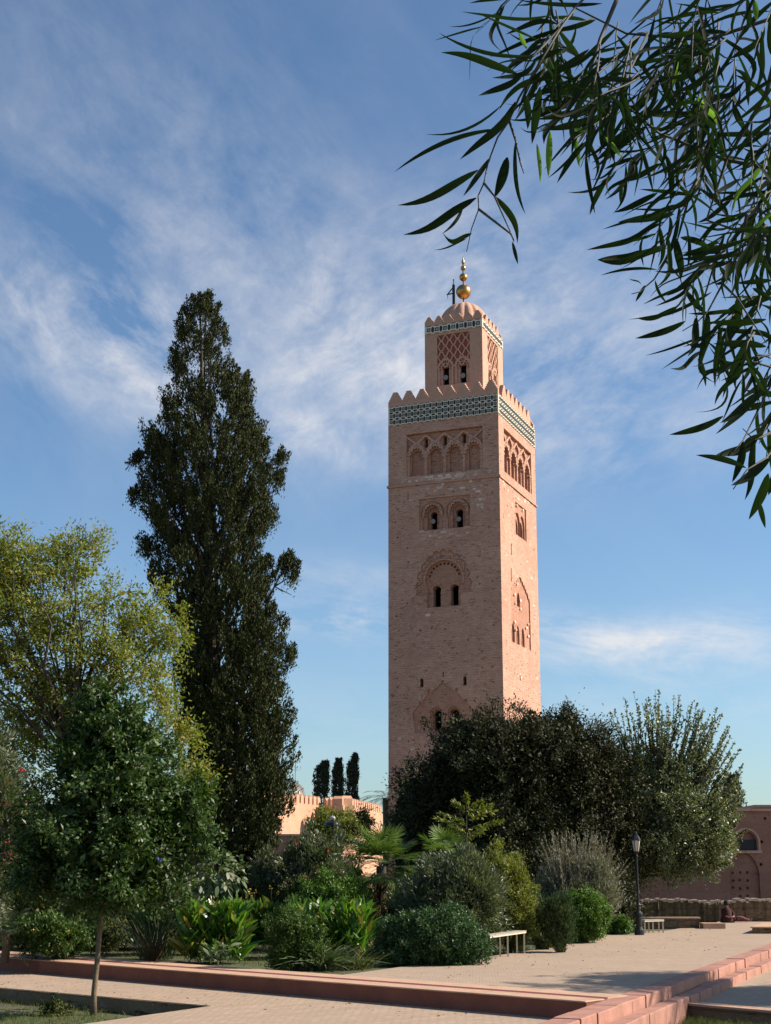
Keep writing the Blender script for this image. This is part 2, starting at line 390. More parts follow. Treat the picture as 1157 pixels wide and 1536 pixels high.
ZB0, ZB1 = fu(750, 619)[1], fu(750, 590)[1]  # tile band
ZL = fu(751, 713)[1]                        # string course
ff, fr = F_(S1*0+S2), R_(S1)
D0, D1, D2, D3 = .14, .34, .62, 1.15
# ---- openings of the front, by layer
h0, h1, h2, h3 = [], [], [], []
def P2(px, py): return fu(px, py)
# belfry panel
uL = fu(610, 690)[0]; uR = fu(724.5, 680)[0]; zb = fu(668, 709)[1]; zt = fu(668, 645)[1]
bel = (uL, uR, zb, zt); h0.append(rect(*bel)); h1.append(rect(uL+.04, uR-.04, zb+.03, zt-.04))
bw = (uR-uL)/4
for k in range(4):
    uc = uL + bw*(k+.5); h2.append(arch(uc, zb+.02, zb + (zt-zb)*.60, bw*.27, 1.04))
for k in range(1, 4):
    uc = uL + bw*k; h2.append(rect(uc-.20, uc+.20, zb + (zt-zb)*.66, zb + (zt-zb)*.88)); h3.append(rect(uc-.17, uc+.17, zb + (zt-zb)*.67, zb + (zt-zb)*.87))
# twin horseshoe level
a0 = fu(629, 797); a1 = fu(705, 745); twin = (a0[0], a1[0], fu(668, 793)[1], fu(668, 745)[1]); h0.append(rect(*twin))
wins = []
for cx, yt, yb, hw in ((648.5, 766, 794.5, 5.2), (687, 761.5, 791, 5.4)):
    u, z1 = fu(cx, yt); z0 = fu(cx, yb)[1]; w = hw*.067
    h1.append(arch(u, z0, z1+1.05, w+.85, 1.12)); h2.append(arch(u, z0+.02, z1+.42, w+.32, 1.1)); h3.append(arch(u, z0+.05, z1, w, 1.12)); wins.append((u, z0, z1, w))
# great lobed arch level
uc, zc = fu(665.5, 869); hb = fu(665, 910)[1]
great = (uc, zc)
h0.append([(uc-3.25, zc-1.6), (uc-1.92, zc-1.6), (uc-1.92, hb-.02), (uc+1.92, hb-.02), (uc+1.92, zc-1.6), (uc+3.25, zc-1.6)] + lobes(uc, zc-1.2, 3.15, 4.4, 11, .07)[::-1])
h1.append(arch(uc, hb+.0, zc+2.1, 1.85, 1.13, 24))
for cx, yt, yb, hw in ((654, 878.5, 910, 5.6), (680.5, 876, 907.5, 5.8)):
    u, z1 = fu(cx, yt); z0 = fu(cx, yb)[1]; w = hw*.067; h3.append(arch(u, z0+.03, z1, w, 1.13)); h2.append(arch(u, z0+.02, z1+.06, w+.05, 1.13)); wins.append((u, z0, z1, w))
for k in range(11):
    t = R(15 + 15*k); u = uc + 1.72*math.cos(t); z = zc + .08 + 1.72*math.sin(t)
    h2.append([(u + .17*math.cos(q), z + .17*math.sin(q)) for q in (R(0), R(72), R(144), R(216), R(288))])
# lowest level: stepped pointed arch
ul, ur = fu(623, 1100)[0], fu(712, 1100)[0]; zlow = fu(640, 1100)[1]; zap = fu(664.5, 1020)[1]; um = fu(664.5, 1060)[0]
zs = fu(664, 1068)[1]
def stepped():
    pts = [(ul, zlow+.03), (ur, zlow+.03), (ur, zs)]
    L = [(ur-.05, zs), (ur-.75, zs+.9), (ur-.75, zs+1.25), (ur-1.05, zs+1.25), (ur-1.05, zs+1.0), (ur-1.75, zs+2.0), (ur-1.75, zs+2.45), (ur-2.05, zs+2.45), (ur-2.05, zs+2.1), (um+.35, zap-.55), (um, zap)]
    return pts[:2] + L + [(2*um - a, b) for a, b in L[::-1]][1:]
h0.append(stepped())
for cx, yt, yb, hw in ((654, 1065, 1096, 5.8), (680.5, 1063.5, 1094, 5.8)):
    u, z1 = fu(cx, yt); z0 = fu(cx, yb)[1]; w = hw*.067
    h1.append(arch(u, z0-.02, z1+.32, w+.26, 1.1)); h2.append(arch(u, z0, z1+.12, w+.1, 1.1)); h3.append(arch(u, z0+.03, z1, w, 1.13)); wins.append((u, z0, z1, w))
for cx, yt, yb in ((632.8, 1017.5, 1031), (697.5, 1014.5, 1028)):
    u, z1 = fu(cx, yt); z0 = fu(cx, yb)[1]
    for hh in (h0, h1, h2, h3): hh.append(arch(u, z0, z1, .19, 1.05, 8))
u, z = fu(665, 1012)
for hh in (h0, h1): hh.append(rect(u-.07, u+.07, z-.25, z+.3))
u, z = fu(612.3, 742)
h0.append(rect(u-.05, u+.05, z-.55, z+.4))
rngp = np.random.default_rng(5)
def clear(u, z, boxes):
    return all(not (b[0]-.4 < u < b[1]+.4 and b[2]-.4 < z < b[3]+.4) for b in boxes)
fboxes = [bel, twin, (uc-3.6, uc+3.6, hb, zc+3.6), (ul-.5, ur+.5, zlow, zap+2.0)]
for i in range(120):                         # putlog holes
    u = round(rngp.uniform(-5.9, 5.9)/1.35)*1.35 + rngp.normal()*.12; z = round(rngp.uniform(5, ZL-1)/1.5)*1.5 + rngp.normal()*.1
    if abs(u) < 6 and clear(u, z, fboxes):
        fboxes.append((u-.1, u+.1, z-.1, z+.1)); s_ = rngp.uniform(.05, .10); h0.append(rect(u-s_, u+s_, z-s_, z+s_*1.1))
shaft = MB(); inner_ = MB()
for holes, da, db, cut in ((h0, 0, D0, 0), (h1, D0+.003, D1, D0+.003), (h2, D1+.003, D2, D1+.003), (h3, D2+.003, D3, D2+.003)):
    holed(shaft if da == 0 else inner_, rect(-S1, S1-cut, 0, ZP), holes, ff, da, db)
# ---- right-hand face
g0, g1, g2, g3 = [], [], [], []
vy0 = -5.2; vy1 = 5.4; vz1 = zt + .1; vz0 = zb
rbel = (vy0, vy1, vz0, vz1); g0.append(rect(*rbel)); g1.append(rect(vy0+.05, vy1-.05, vz0+.04, vz1-.05))
rw = (vy1-vy0)/4
for k in range(4): g2.append(parch(vy0 + rw*(k+.5), vz0+.06, vz0+(vz1-vz0)*.5, vz0+(vz1-vz0)*.66, rw*.30)); g3.append(parch(vy0 + rw*(k+.5), vz0+.08, vz0+(vz1-vz0)*.42, vz0+(vz1-vz0)*.55, rw*.20))
for k in range(1, 4): g2.append(rect(vy0+rw*k-.22, vy0+rw*k+.22, vz0+(vz1-vz0)*.68, vz0+(vz1-vz0)*.86))
y0, z1 = rv(773, 752); y1 = rv(789.5, 772)[0]; z0 = rv(774, 801)[1]
g0.append(rect(y0, y1, z0, z1))
for k in range(2):
    c = y0 + (y1-y0)*(.28+.44*k); w = (y1-y0)*.17; g1.append(parch(c, z0+.03, z1-2.0, z1-1.0, w+.2)); g2.append(parch(c, z0+.05, z1-2.6, z1-1.7, w)); g3.append(parch(c, z0+.07, z1-2.8, z1-1.9, w*.8))
# stepped lobed frame with lancets
ya, za = rv(779.5, 882); yb_, zb_ = rv(801, 880)
c, zt_ = rv(779.5, 878); yA = rv(768, 960)[0]; yB = rv(797, 980)[0]; zB = rv(797, 984)[1]
cc_ = (yA+yB)/2
def bigpoint(yA, yB, z0, zs_, z1, a=.35):
    L = []
    n = 6
    for i in range(n):
        t0 = i/n; y = yB - (yB-(yA+yB)/2)*t0; z = zs_ + (z1-zs_)*(t0**.8)
        L += [(y, z), (y-.25, z+.45), (y-.5, z+.35)]
    L.append(((yA+yB)/2, z1+.2))
    return [(yA, z0), (yB, z0)] + L + [(yA+yB-a_, b_) for a_, b_ in L[::-1]][1:]
zf0, zf1 = rv(768, 962)[1], rv(781, 868)[1]
g0.append(bigpoint(yA, yB, zf0, zf0+5.4, zf1))
for k, px in enumerate((771.8, 779, 786.5)):
    yy, zz = rv(px, 936+4*k); z_0 = rv(px, 966+5*k)[1]
    g1.append(parch(yy, z_0, zz-.9, zz+.1, .55)); g2.append(parch(yy, z_0+.03, zz-1.0, zz-.2, .36)); g3.append(parch(yy, z_0+.06, zz-1.1, zz-.4, .26))
yy, zz = rv(779.5, 889); z_0 = rv(779.5, 910)[1]
g1.append(parch(yy, z_0, zz-.8, zz, .55)); g2.append(parch(yy, z_0+.03, zz-.9, zz-.15, .45)); g3.append(parch(yy, z_0+.05, zz-1.0, zz-.2, .4))
slots_ = []
for px, pa, pb in ((767, 815, 833), (767, 852, 872), (794.5, 875, 892), (780.5, 1009, 1021)):
    yy, z_1 = rv(px, pa); z_0 = rv(px, pb)[1]; slots_.append((yy-.2, yy+.2, z_0-.1, z_1+.1))
    if px != 794.5: g0.append(rect(yy-.14, yy+.14, z_0, z_1))
    g1.append(rect(yy-.12, yy+.12, z_0+.02, z_1-.02))
rngp = np.random.default_rng(17)
rboxes = slots_ + [rbel, (y0, y1, z0, z1), (yA-.8, yB+.8, zf0-1.5, zf1+3.0)]
for i in range(110):
    u = round(rngp.uniform(-6.6, 6.6)/1.4)*1.4 + rngp.normal()*.12; z = round(rngp.uniform(8, ZL-1)/1.5)*1.5 + rngp.normal()*.1
    if abs(u) < 6.6 and u > -6.2 and clear(u, z, rboxes):
        rboxes.append((u-.1, u+.1, z-.1, z+.1)); s_ = rngp.uniform(.06, .11); g0.append(rect(u-s_, u+s_, z-s_, z+s_*1.1))
g0 = [h for h in g0]
for holes, da, db in ((g0, 0, D0), (g1, D0+.003, D1), (g2, D1+.003, D2), (g3, D2+.003, D3)):
    holed(shaft if da == 0 else inner_, rect(-S2+db, S2, 0, ZP), holes, fr, da, db)
shaft.box(-S1, -S1+1, -S2+D3, S2, 0, ZP); shaft.box(-S1+1, S1-D3, S2-1, S2, 0, ZP)
shaft.box(-S1+1.001, S1-D3-.001, -S2+D3+.001, S2-1.001, ZP-.5, ZP-.04)
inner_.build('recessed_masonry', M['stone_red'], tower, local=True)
pb_ = MB()                                     # pale repair blocks in courses round the belfry sill and window heads
def patch(u0, u1, z0, z1, dens_, fn):
    z = z0
    while z < z1:
        u = u0 + rngp.uniform(0, .4); hh_ = rngp.uniform(.24, .36)
        while u < u1:
            w_ = rngp.uniform(.3, .75)
            if rngp.random() < dens_: pb_.prism(rect(u, u+w_-.05, z, z+hh_-.05), fn, -rngp.uniform(.008, .02), .01)
            u += w_
        z += hh_
patch(uL-.7, uR+.9, zb-1.0, zb-.25, .72, ff); patch(uL+1.2, uR-.5, zb-2.0, zb-1.3, .3, ff); patch(uR-1.2, uR+.2, zb-4.4, zb-1.6, .4, ff); patch(twin[0], twin[1], twin[2]-1.0, twin[2]-.1, .4, ff); patch(-5.8, 5.6, ZL+.3, ZL+.6, .25, ff); patch(uc-3, uc+3, zc-9.5, zc-3.4, .035, ff)
patch(-6.0, 6.4, ZL-1.0, ZL-.3, .18, fr); patch(-6.0, 6.4, 8, ZL-1.5, .02, fr); patch(-5.8, 5.8, 6, zlow, .05, ff)
nf_ = len(shaft.f); tot_ = nf_ + len(pb_.f); shaft.add(pb_.v, pb_.f)
so_ = shaft.build('shaft', M['stone'], tower, local=True); so_.data.materials.append(M['stone_pale'])
if len(so_.data.polygons) == tot_:
    for p_ in so_.data.polygons[nf_:]: p_.material_index = 1
else: print('SHAFT FACES', len(so_.data.polygons), tot_)
# core painted near-black for the unlit inside behind the openings
MB().box(-2.6, 2.6, -3.2, 3.2, 0, ZP-.6).build('unlit_black_core', M['unlit_black'], tower, local=True)
# ---- string course
sc = MB(); e = .14
for (u0, u1, fn) in ((-S1-e, S1+e, ff), (-S2+.0, S2+e, fr)):
    sc.prism(rect(u0, u1, ZL-.14, ZL+.10), fn, -e, -.002)
sc.prism([(u, z) for u, z in rect(-S2, S2, ZL-.14, ZL+.10)], L_(S1), -e, -.002)
sc.build('string_course', M['stone'], tower, local=True)
# light stone courses under the belfry
# ---- interlaced arcade in the belfry panels
def arcade(mb, u0, u1, z0, z1, fn, da, db, n=4, colr=.11):
    w = (u1-u0)/n; hh = z1-z0; zs_ = z0 + hh*.42
    for k in range(n):
        c_ = u0 + w*(k+.5)
        mb.strip(lobes(c_, zs_, w*.40, hh*.26, 7, .22), .20, fn, da, db)
        mb.strip([(c_-w*.5+.1, zs_), (c_-w*.46, zs_+hh*.12), (c_-w*.32, zs_+hh*.24), (c_, zs_+hh*.36)], .22, fn, da+.02, db)
        mb.strip([(c_+w*.5-.1, zs_), (c_+w*.46, zs_+hh*.12), (c_+w*.32, zs_+hh*.24), (c_, zs_+hh*.36)], .22, fn, da+.025, db)
        mb.strip([(c_, zs_+hh*.34), (c_+w*.5, hh*.56+z0+hh*.38)], .22, fn, da+.01, db) if k < n else None
        mb.strip([(c_, zs_+hh*.34), (c_-w*.5, hh*.56+z0+hh*.38)], .22, fn, da+.015, db) if k >= 0 else None
    for k in range(n+1):
        c_ = u0 + w*k; cl_ = min(max(c_, u0+.18), u1-.18)
        mb.prism(rect(cl_-.14, cl_+.14, z0+.03, zs_+.1), fn, da, db); mb.prism(rect(cl_-.22, cl_+.22, zs_-.1, zs_+.12), fn, da-.04, db-.01)
    for k in range(1, n):
        c_ = u0 + w*k; mb.strip(lobes(c_, z0+hh*.72, w*.30, hh*.2, 5, .2), .14, fn, da+.03, db)
ar = MB(); arcade(ar, uL, uR, zb, zt, ff, .10, D1+.001); ar.build('arcade', M['stone'], tower, local=True)
ar = MB(); arcade(ar, vy0, vy1, vz0, vz1, fr, .10, D1+.001); ar.build('arcade', M['stone'], tower, local=True)
# ribs and mouldings on the lower arches
rb = MB()
for u, z0_, z1_, w in wins[:2]:
    rb.strip(lobes(u, z1_-.45, w+.62, w+.85, 9, .16), .13, ff, -.02, D0-.01)
    rb.strip([(u + 1.02*math.cos(R(q))*(w+.75), z1_-.3 + (w+.75)*1.1*math.sin(R(q))) for q in range(-20, 201, 10)], .1, ff, .02, D0+.01)
rb.build('arch_moulding', M['stone'], tower, local=True); rb = MB()
rb.strip(lobes(uc, zc-1.0, 2.75, 3.65, 11, .12), .12, ff, .07, D0+.01)
rb.strip([(uc + 2.22*math.cos(R(q)), zc+.0 + 2.22*math.sin(R(q))) for q in range(-15, 196, 8)], .14, ff, .02, D0+.01)
for k in range(17):
    t = R(10+10*k); a_, b_ = uc + 2.95*math.cos(t), zc - .6 + 3.35*math.sin(t)
    rb.prism([(a_+.16*math.cos(q), b_+.16*math.sin(q)) for q in (0, 1.57, 3.14, 4.71)], ff, .04, D0+.01)
rb.build('arch_moulding', M['stone'], tower, local=True)
# ---- tile bands
def tileband(u0, u1, z0, z1, fn, rows, name='tile_band'):
    base = MB(); base.prism(rect(u0, u1, z0, z1), fn, -.06, -.002); b_ = base.build(name, M['tile_pale'], tower, local=True)
    p = (z1-z0)/rows; nc = max(1, round((u1-u0)/p)); pu = (u1-u0)/nc; d = MB(); A, Bk = -.085, -.062
    for j in range(rows):
        for i in range(nc):
            cu_, cz_ = u0 + pu*(i+.5), z0 + p*(j+.5); q = .23*p; w = .11*p
            for (x0_, x1_, y0_, y1_) in ((-q, q, q-w, q), (-q, q, -q, -q+w), (-q, -q+w, -q+w, q-w), (q-w, q, -q+w, q-w)):
                d.prism(rect(cu_+x0_, cu_+x1_, cz_+y0_, cz_+y1_), fn, A, Bk)
            d.prism(rect(cu_-.05*p, cu_+.05*p, cz_-.05*p, cz_+.05*p), fn, A, Bk)
            if i < nc-1:
                c2 = cu_ + pu/2; d.prism([(c2-.07*p, cz_-.36*p), (c2+.07*p, cz_-.36*p), (c2+.17*p, cz_-.18*p), (c2+.17*p, cz_+.18*p), (c2+.07*p, cz_+.36*p), (c2-.07*p, cz_+.36*p), (c2-.17*p, cz_+.18*p), (c2-.17*p, cz_-.18*p)], fn, A, Bk)
            if j < rows-1:
                c3 = cz_ + p/2; d.prism([(cu_-.34*p, c3), (cu_-.2*p, c3-.14*p), (cu_+.2*p, c3-.14*p), (cu_+.34*p, c3), (cu_+.2*p, c3+.14*p), (cu_-.2*p, c3+.14*p)], fn, A, Bk)
    for zz_ in (z0+.04*p, z1-.04*p):
        for i in range(nc):
            cu_ = u0 + pu*(i+.5); d.prism(rect(cu_-.3*p, cu_+.3*p, zz_-.03*p, zz_+.03*p), fn, A, Bk)
    d.build('tile_pattern', M['tile_dark'], b_, local=True)
tileband(-S1+.02, S1+.05, ZB0, ZB1, ff, 3); tileband(-S2+.004, S2-.02, ZB0, ZB1, fr, 3)
# ---- merlons
def merlon_mesh(w, h, d, steps=5):
    pts = []; 
    for i in range(steps+1):
        x = w/2*(1 - .68*i/steps)
        if i: pts.append((x, h*(.34 + .66*(i-1)/steps)))
        pts.append((x, h*(.34+.66*i/steps)) if i < steps else (x, h))
    poly = [(-w/2, 0), (w/2, 0)] + pts + [(-x, z) for x, z in pts[::-1]]
    m_ = MB(); m_.prism(poly, lambda u, v, dd: (u, dd, v), -d/2, d/2); return m_
def merlons(half_u, half_v, z, w, h, d, nu, nv, ox=0.0):
    proto = merlon_mesh(w, h, d).build('merlon', M['plaster'], tower, local=True); first = True
    spots = []
    for i in range(nu):
        u = -half_u + w/2 + (2*half_u-w)*i/(nu-1); spots += [(u, -half_v+d/2, 0), (u, half_v-d/2, 0)]
    for i in range(1, nv-1):
        v = -half_v + w/2 + (2*half_v-w)*i/(nv-1); spots += [(half_u-d/2, v, math.pi/2), (-half_u+d/2, v, math.pi/2)]
    for j, (x, y, rz) in enumerate(spots):
        o_ = proto if j == 0 else proto.copy()
        if j: col.objects.link(o_); o_.parent = tower
        o_.location = (x+ox, y, z); o_.rotation_euler = (0, 0, rz)
par = MB(); th = .5
for fn, a_, b_ in ((F_(S2), -S1, S1), (B_(S2), -S1, S1), (R_(S1), -S2+th, S2-th), (L_(S1), -S2+th, S2-th)):
    par.prism(rect(a_, b_, ZP+.002, ZP+.45), fn, 0.0, th)
for i in range(8): par.prism(rect(-5.9+1.6*i, -5.75+1.6*i, ZP+.1, ZP+.25), ff, -.012, 0.05) if False else None
par.build('parapet', M['plaster'], tower, local=True)
merlons(S1, S2, ZP+.45, 1.60, 1.55, .45, 8, 9)
# ---- lantern (upper turret)
LHX, LH, LX = 3.44, 3.85, .24
lz0 = ZP-.04; lff = F_(LH); lfr = lambda u, z, d: (LX + LHX - d, u, z)
def lu(px, py): return fu(px, py, off=S2-LH)
def lr(px, py): return rv(px, py, off=S1-LHX-LX)
LZP = lu(722, 478)[1]; LB0 = lu(722, 490)[1]; LB1 = LZP
print('vy0', vy0, vy1); print('ZP', ZP, 'LZP', LZP, 'lu left', lu(637.5, 520), 'right', lu(723.5, 520), lr(755, 560), 'ZL', ZL)
lu0, lu1 = lu(656, 540)[0], lu(705, 540)[0]; lpz1 = lu(680, 500)[1]; lpz0 = lu(680, 576)[1]
arz = lu(680, 548)[1]
k0, k1, k2 = [], [], []
k0.append(rect(lu0, lu1, lpz0, lpz1))
lw = []
for cx, yt, yb in ((668.3, 547, 578), (694.2, 543.5, 575)):
    u, z1 = lu(cx, yt); z0 = lu(cx, yb)[1]; lw.append((u, z0, z1)); k2.append(arch(u, z0, z1, .36, 1.1))
lant = MB()
holed(lant, rect(LX-LHX, LX+LHX, lz0, LZP), k0, lff, 0, .22)
holed(lant, rect(LX-LHX, LX+LHX-.223, lz0, LZP), k2, lff, .223, .7)
m0, m2 = [], []
m0.append(rect(-1.95, 1.95, lpz0, lpz1))
for c_ in (-.92, .92): m2.append(parch(c_, lpz0+.05, arz-.5, arz+.15, .36))
holed(lant, rect(-LH+.22, LH, lz0, LZP), m0, lfr, 0, .22)
holed(lant, rect(-LH+.7, LH, lz0, LZP), m2, lfr, .223, .7)
xa_, xb_ = LX-LHX, LX+LHX; lant.box(xa_, xa_+.6, -LH+.7, LH, lz0, LZP); lant.box(xa_+.6, xb_-.7, LH-.6, LH, lz0, LZP); lant.box(xa_+.6, xb_-.7, -LH+.7, LH-.6, LZP-.4, LZP-.02)
lantern = lant.build('turret', M['plaster'], tower, local=True)
for fn, a_, b_ in ((lff, lu0, lu1), (lfr, -1.95, 1.95)):
    zlo = arz + .25
    MB().prism(rect(a_+.01, b_-.01, zlo-.4, lpz1-.01), fn, .19, .221).build('red_backing', M['red_paint'], lantern, local=True)
    lat = MB(); n = 4; w = (b_-a_)/n; h = 1.28
    nr = int((lpz1-zlo)/h)+1
    for r in range(-1, nr+1):
        for i in range(n+1):
            for sgn in (-1, 1):
                x0_, z0_ = a_ + w*i, zlo - .3 + r*h
                pts = []
                for t in np.linspace(0, 1, 9):
                    x = x0_ + sgn*w/2*(t + .10*math.sin(2*math.pi*t)); z = z0_ + h/2*t*1.0
                    if a_-.01 <= x <= b_+.01 and zlo-.35 <= z <= lpz1: pts.append((x, z))
                if len(pts) > 1: lat.strip(pts, .15, fn, .06 + .004*sgn, .188)
                pts = []
                for t in np.linspace(0, 1, 9):
                    x = x0_ + sgn*w/2*(1 - t - .10*math.sin(2*math.pi*t)); z = z0_ + h/2 + h/2*t
                    if a_-.01 <= x <= b_+.01 and zlo-.35 <= z <= lpz1: pts.append((x, z))
                if len(pts) > 1: lat.strip(pts, .15, fn, .068 + .004*sgn, .188)
    for c_ in ([q[0] for q in lw] if fn is lff else (-.92, .92)):
        z1_ = lw[0][2] if fn is lff else arz
        lat.strip(lobes(c_, z1_-.35, .86, 1.0, 9, .10), .22, fn, .04, .2)
        lat.strip([(c_ + .52*math.cos(R(q)), z1_ - .35 + .55*math.sin(R(q))) for q in range(-25, 206, 12)], .1, fn, .07, .2)
        for q in range(0, 181, 20): 
            a2, b2 = c_ + .68*math.cos(R(q)), z1_ - .33 + .74*math.sin(R(q)); lat.prism([(a2+.07*math.cos(x), b2+.07*math.sin(x)) for x in (.8, 2.4, 3.9, 5.5)], fn, .10, .2)
        lat.prism(rect(c_-.92, c_-.72, lpz0+.01, z1_-.3), fn, .05, .2); lat.prism(rect(c_+.72, c_+.92, lpz0+.01, z1_-.3), fn, .054, .2)
    lat.build('lattice', M['plaster'], lantern, local=True)
MB().box(LX-2.3, LX+2.3, -2.7, 2.7, lz0, LZP-.5).build('unlit_black_turret', M['unlit_black'], lantern, local=True)  # turret inside painted near-black in place of its shade
tileband(xa_+.01, xb_+.04, LB0, LB1, lff, 1); tileband(-LH+.004, LH-.01, LB0, LB1, lfr, 1)
lp = MB()
for fn, a_, b_ in ((F_(LH), xa_, xb_), (B_(LH), -xb_, -xa_), (lfr, -LH+.35, LH-.35), (lambda u, z, d: (xa_+d, -u, z), -LH+.35, LH-.35)):
    lp.prism(rect(a_, b_, LZP+.002, LZP+.28), fn, 0.0, .35)
lp.build('parapet', M['plaster'], tower, local=True)
merlons(LHX, LH, LZP+.28, 1.05, .85, .32, 6, 6, LX)
# ribbed dome
dz = LZP + .02; Rd = 2.95; dm = MB(); K = 96; NR = 18
ctop = lu(680, 456); DH = fu(694, 456.5, off=S2)[1] - dz
prof = []
vs, fs = [], []
for i in range(NR+1):
    t = i/NR*math.pi/2
    for j in range(K):
        an = 2*math.pi*j/K; rib = abs(math.sin(an*8)); g = 1 + .11*(rib**.7 - .6)*math.cos(t)**.4
        r = Rd*math.cos(t)**.85*g; vs.append((LX + r*math.cos(an), r*math.sin(an), dz + DH*math.sin(t)))
for i in range(NR):
    for j in range(K): fs.append((i*K+j, i*K+(j+1) % K, (i+1)*K+(j+1) % K, (i+1)*K+j))
dm.add(vs, fs); dm.build('dome', M['plaster'], tower, smooth=True, local=True)
def czz(py): return fu(695, py, off=S2)[1]
pole = MB(); pole.tube([(LX, 0, czz(458)), (LX, 0, czz(392))], .09); fin = pole.build('finial_pole', M['iron'], tower, local=True)
for py, pr in ((437.8, 12.6), (416.0, 6.9), (402.2, 4.5)):
    MB().ball((LX, 0, czz(py)), pr*.0695, 28, 18).build('golden_ball', M['gold'], fin, smooth=True, local=True)
zz = czz(392.5); MB().lathe([(.1, -.35), (.19, -.15), (.2, .0), (.1, .2), (.05, .4), (.01, .75)], (LX, 0, zz), 12).build('golden_tip', M['gold'], fin, smooth=True, local=True)
# wooden flag gallows beside the balls
gx = lu(680.5, 455); gz = gx[1]-.3; gxx = LX-1.08; gy = -.4
ztop = fu(681, 427, off=S2-.4)[1]; zbt = fu(681, 460, off=S2-.4)[1]
gl = MB(); gl.box(gxx-.13, gxx+.13, gy-.13, gy+.13, zbt-.6, ztop)
gl.tube([(gxx-.05, gy, ztop-.3), (gxx-.78, gy, ztop-1.12)], .08, 6); gl.tube([(gxx-.85, gy, ztop-1.1), (gxx-.05, gy, ztop-1.05)], .08, 6)
gl.tube([(gxx-.75, gy, ztop-1.15), (gxx-.75, gy, ztop-1.6)], .03, 5); gl.tube([(gxx, gy, ztop), (gxx, gy, ztop+.55)], .05, 5); gl.ball((gxx, gy, ztop+.62), .09, 8, 6)
gl.build('flag_gallows', M['wood_dark'], tower, local=True)
# loudspeakers in the windows
for (u, z0_, z1_) in lw:
    MB().tube([(u, -LH+.05, z0_+.95), (u, -LH+.5, z0_+.95)], [.30, .1], 16).build('loudspeaker', M['cone'], tower, smooth=False, local=True)
for (u, z0_, z1_, w_) in wins[:2]:
    MB().tube([(u, -S2+.25, z0_+.98), (u, -S2+.8, z0_+.98)], [.27, .1], 16).build('loudspeaker', M['cone'], tower, local=True)
# ================================================================ setting: ground, terraces, walls
def paver(name, c1, c2, cm, w=.22, r=.11, rot=0.0):
    m, t, b, o = newmat(name); cd = N(t, 'ShaderNodeTexCoord'); mp = N(t, 'ShaderNodeMapping'); mp.inputs['Rotation'].default_value = (0, 0, rot)
    t.links.new(cd.outputs['Object'], mp.inputs[0]); v = mp.outputs[0]
    br = N(t, 'ShaderNodeTexBrick', Scale=1.0); br.inputs['Brick Width'].default_value = w; br.inputs['Row Height'].default_value = r
    br.inputs['Mortar Size'].default_value = .010; br.inputs['Color1'].default_value = (*c1, 1); br.inputs['Color2'].default_value = (*c2, 1); br.inputs['Mortar'].default_value = (*cm, 1)
    t.links.new(v, br.inputs['Vector'])
    b2 = N(t, 'ShaderNodeTexBrick', Scale=1.0); b2.inputs['Brick Width'].default_value = 2.4; b2.inputs['Row Height'].default_value = .62; b2.inputs['Mortar Size'].default_value = .05
    b2.inputs['Color1'].default_value = (.35, .35, .35, 1); b2.inputs['Color2'].default_value = (.8, .8, .8, 1); b2.inputs['Mortar'].default_value = (0, 0, 0, 1); t.links.new(v, b2.inputs['Vector'])
    cc = mixc(t, mth(t, 'MULTIPLY', b2.outputs['Color'], .48), br.outputs['Color'], tuple(x*.72 for x in c1))
    st = ramp(t, noise(t, v, .35, 6, .65), [(.35, 0.0), (.75, 1.0)]); cc = mixc(t, mth(t, 'MULTIPLY', st, .6), cc, tuple(x*.62 for x in c2))
    fi = ramp(t, noise(t, v, 9.0, 4, .7), [(.4, 0.0), (.7, 1.0)]); cc = mixc(t, mth(t, 'MULTIPLY', fi, .25), cc, tuple(x*.6 for x in c1))
    t.links.new(cc, b.inputs['Base Color']); b.inputs['Roughness'].default_value = .9; b.inputs['Specular IOR Level'].default_value = .2
    bump(t, b, mth(t, 'ADD', mth(t, 'MULTIPLY', br.outputs['Fac'], -.6), noise(t, v, 14, 4)), .35, .02); return m
M['pave'] = paver('herringbone_pavers', (.38, .285, .205), (.46, .355, .265), (.22, .165, .12), rot=R(22))
M['pave_low'] = paver('lower_pavers', (.38, .28, .20), (.47, .36, .265), (.24, .17, .125), rot=R(-42))
M['kerb_top'] = plain('pink_kerb_render', (.47, .27, .18), .85, var=.35, scale=2.5, bmp=.4)
M['kerb_pale'] = plain('pale_kerb_render', (.44, .275, .18), .85, var=.3, scale=2.5, bmp=.4)
M['kerb_red'] = plain('red_kerb_paint', (.17, .035, .032), .8, var=.3, scale=3)
M['kerb_face'] = plain('red_kerb_face', (.20, .068, .042), .9, var=.5, scale=1.6, bmp=.5)
M['step_stone'] = plain('pink_step_stone', (.32, .155, .11), .85, var=.6, scale=2.2, bmp=.6)
m, t, b, o = newmat('garden_soil'); v = coords(t)
t.links.new(mixc(t, ramp(t, noise(t, v, .9, 6, .7), [(.38, 0.0), (.62, 1.0)]), (.085, .07, .035), (.05, .075, .02)), b.inputs['Base Color']); b.inputs['Roughness'].default_value = .95
bump(t, b, noise(t, v, 12, 5), .8, .05); M['soil'] = m
M['dust'] = plain('dry_earth', (.22, .15, .10), .95, var=.3, scale=.5)
def S(o): return tag(o, kind='structure')
S(MB().add([(-2500, -60, -.8), (2500, -60, -.8), (2500, 2500, -.8), (-2500, 2500, -.8)], [(0, 1, 2, 3)]).build('ground', M['dust']))
LOW = -.28
KA, KB = gnd(0, 1438), gnd(880, 1506)            # front top edge of the kerb wall
kd = (KB-KA).normalized(); kn = Vector((-kd.y, kd.x, 0)); 
if kn.y < 0: kn = -kn
KE = KA - kd*40; kwid = (gnd(0, 1424) - KA).dot(kn)*.62
print('kerb width', kwid, KA, KB)
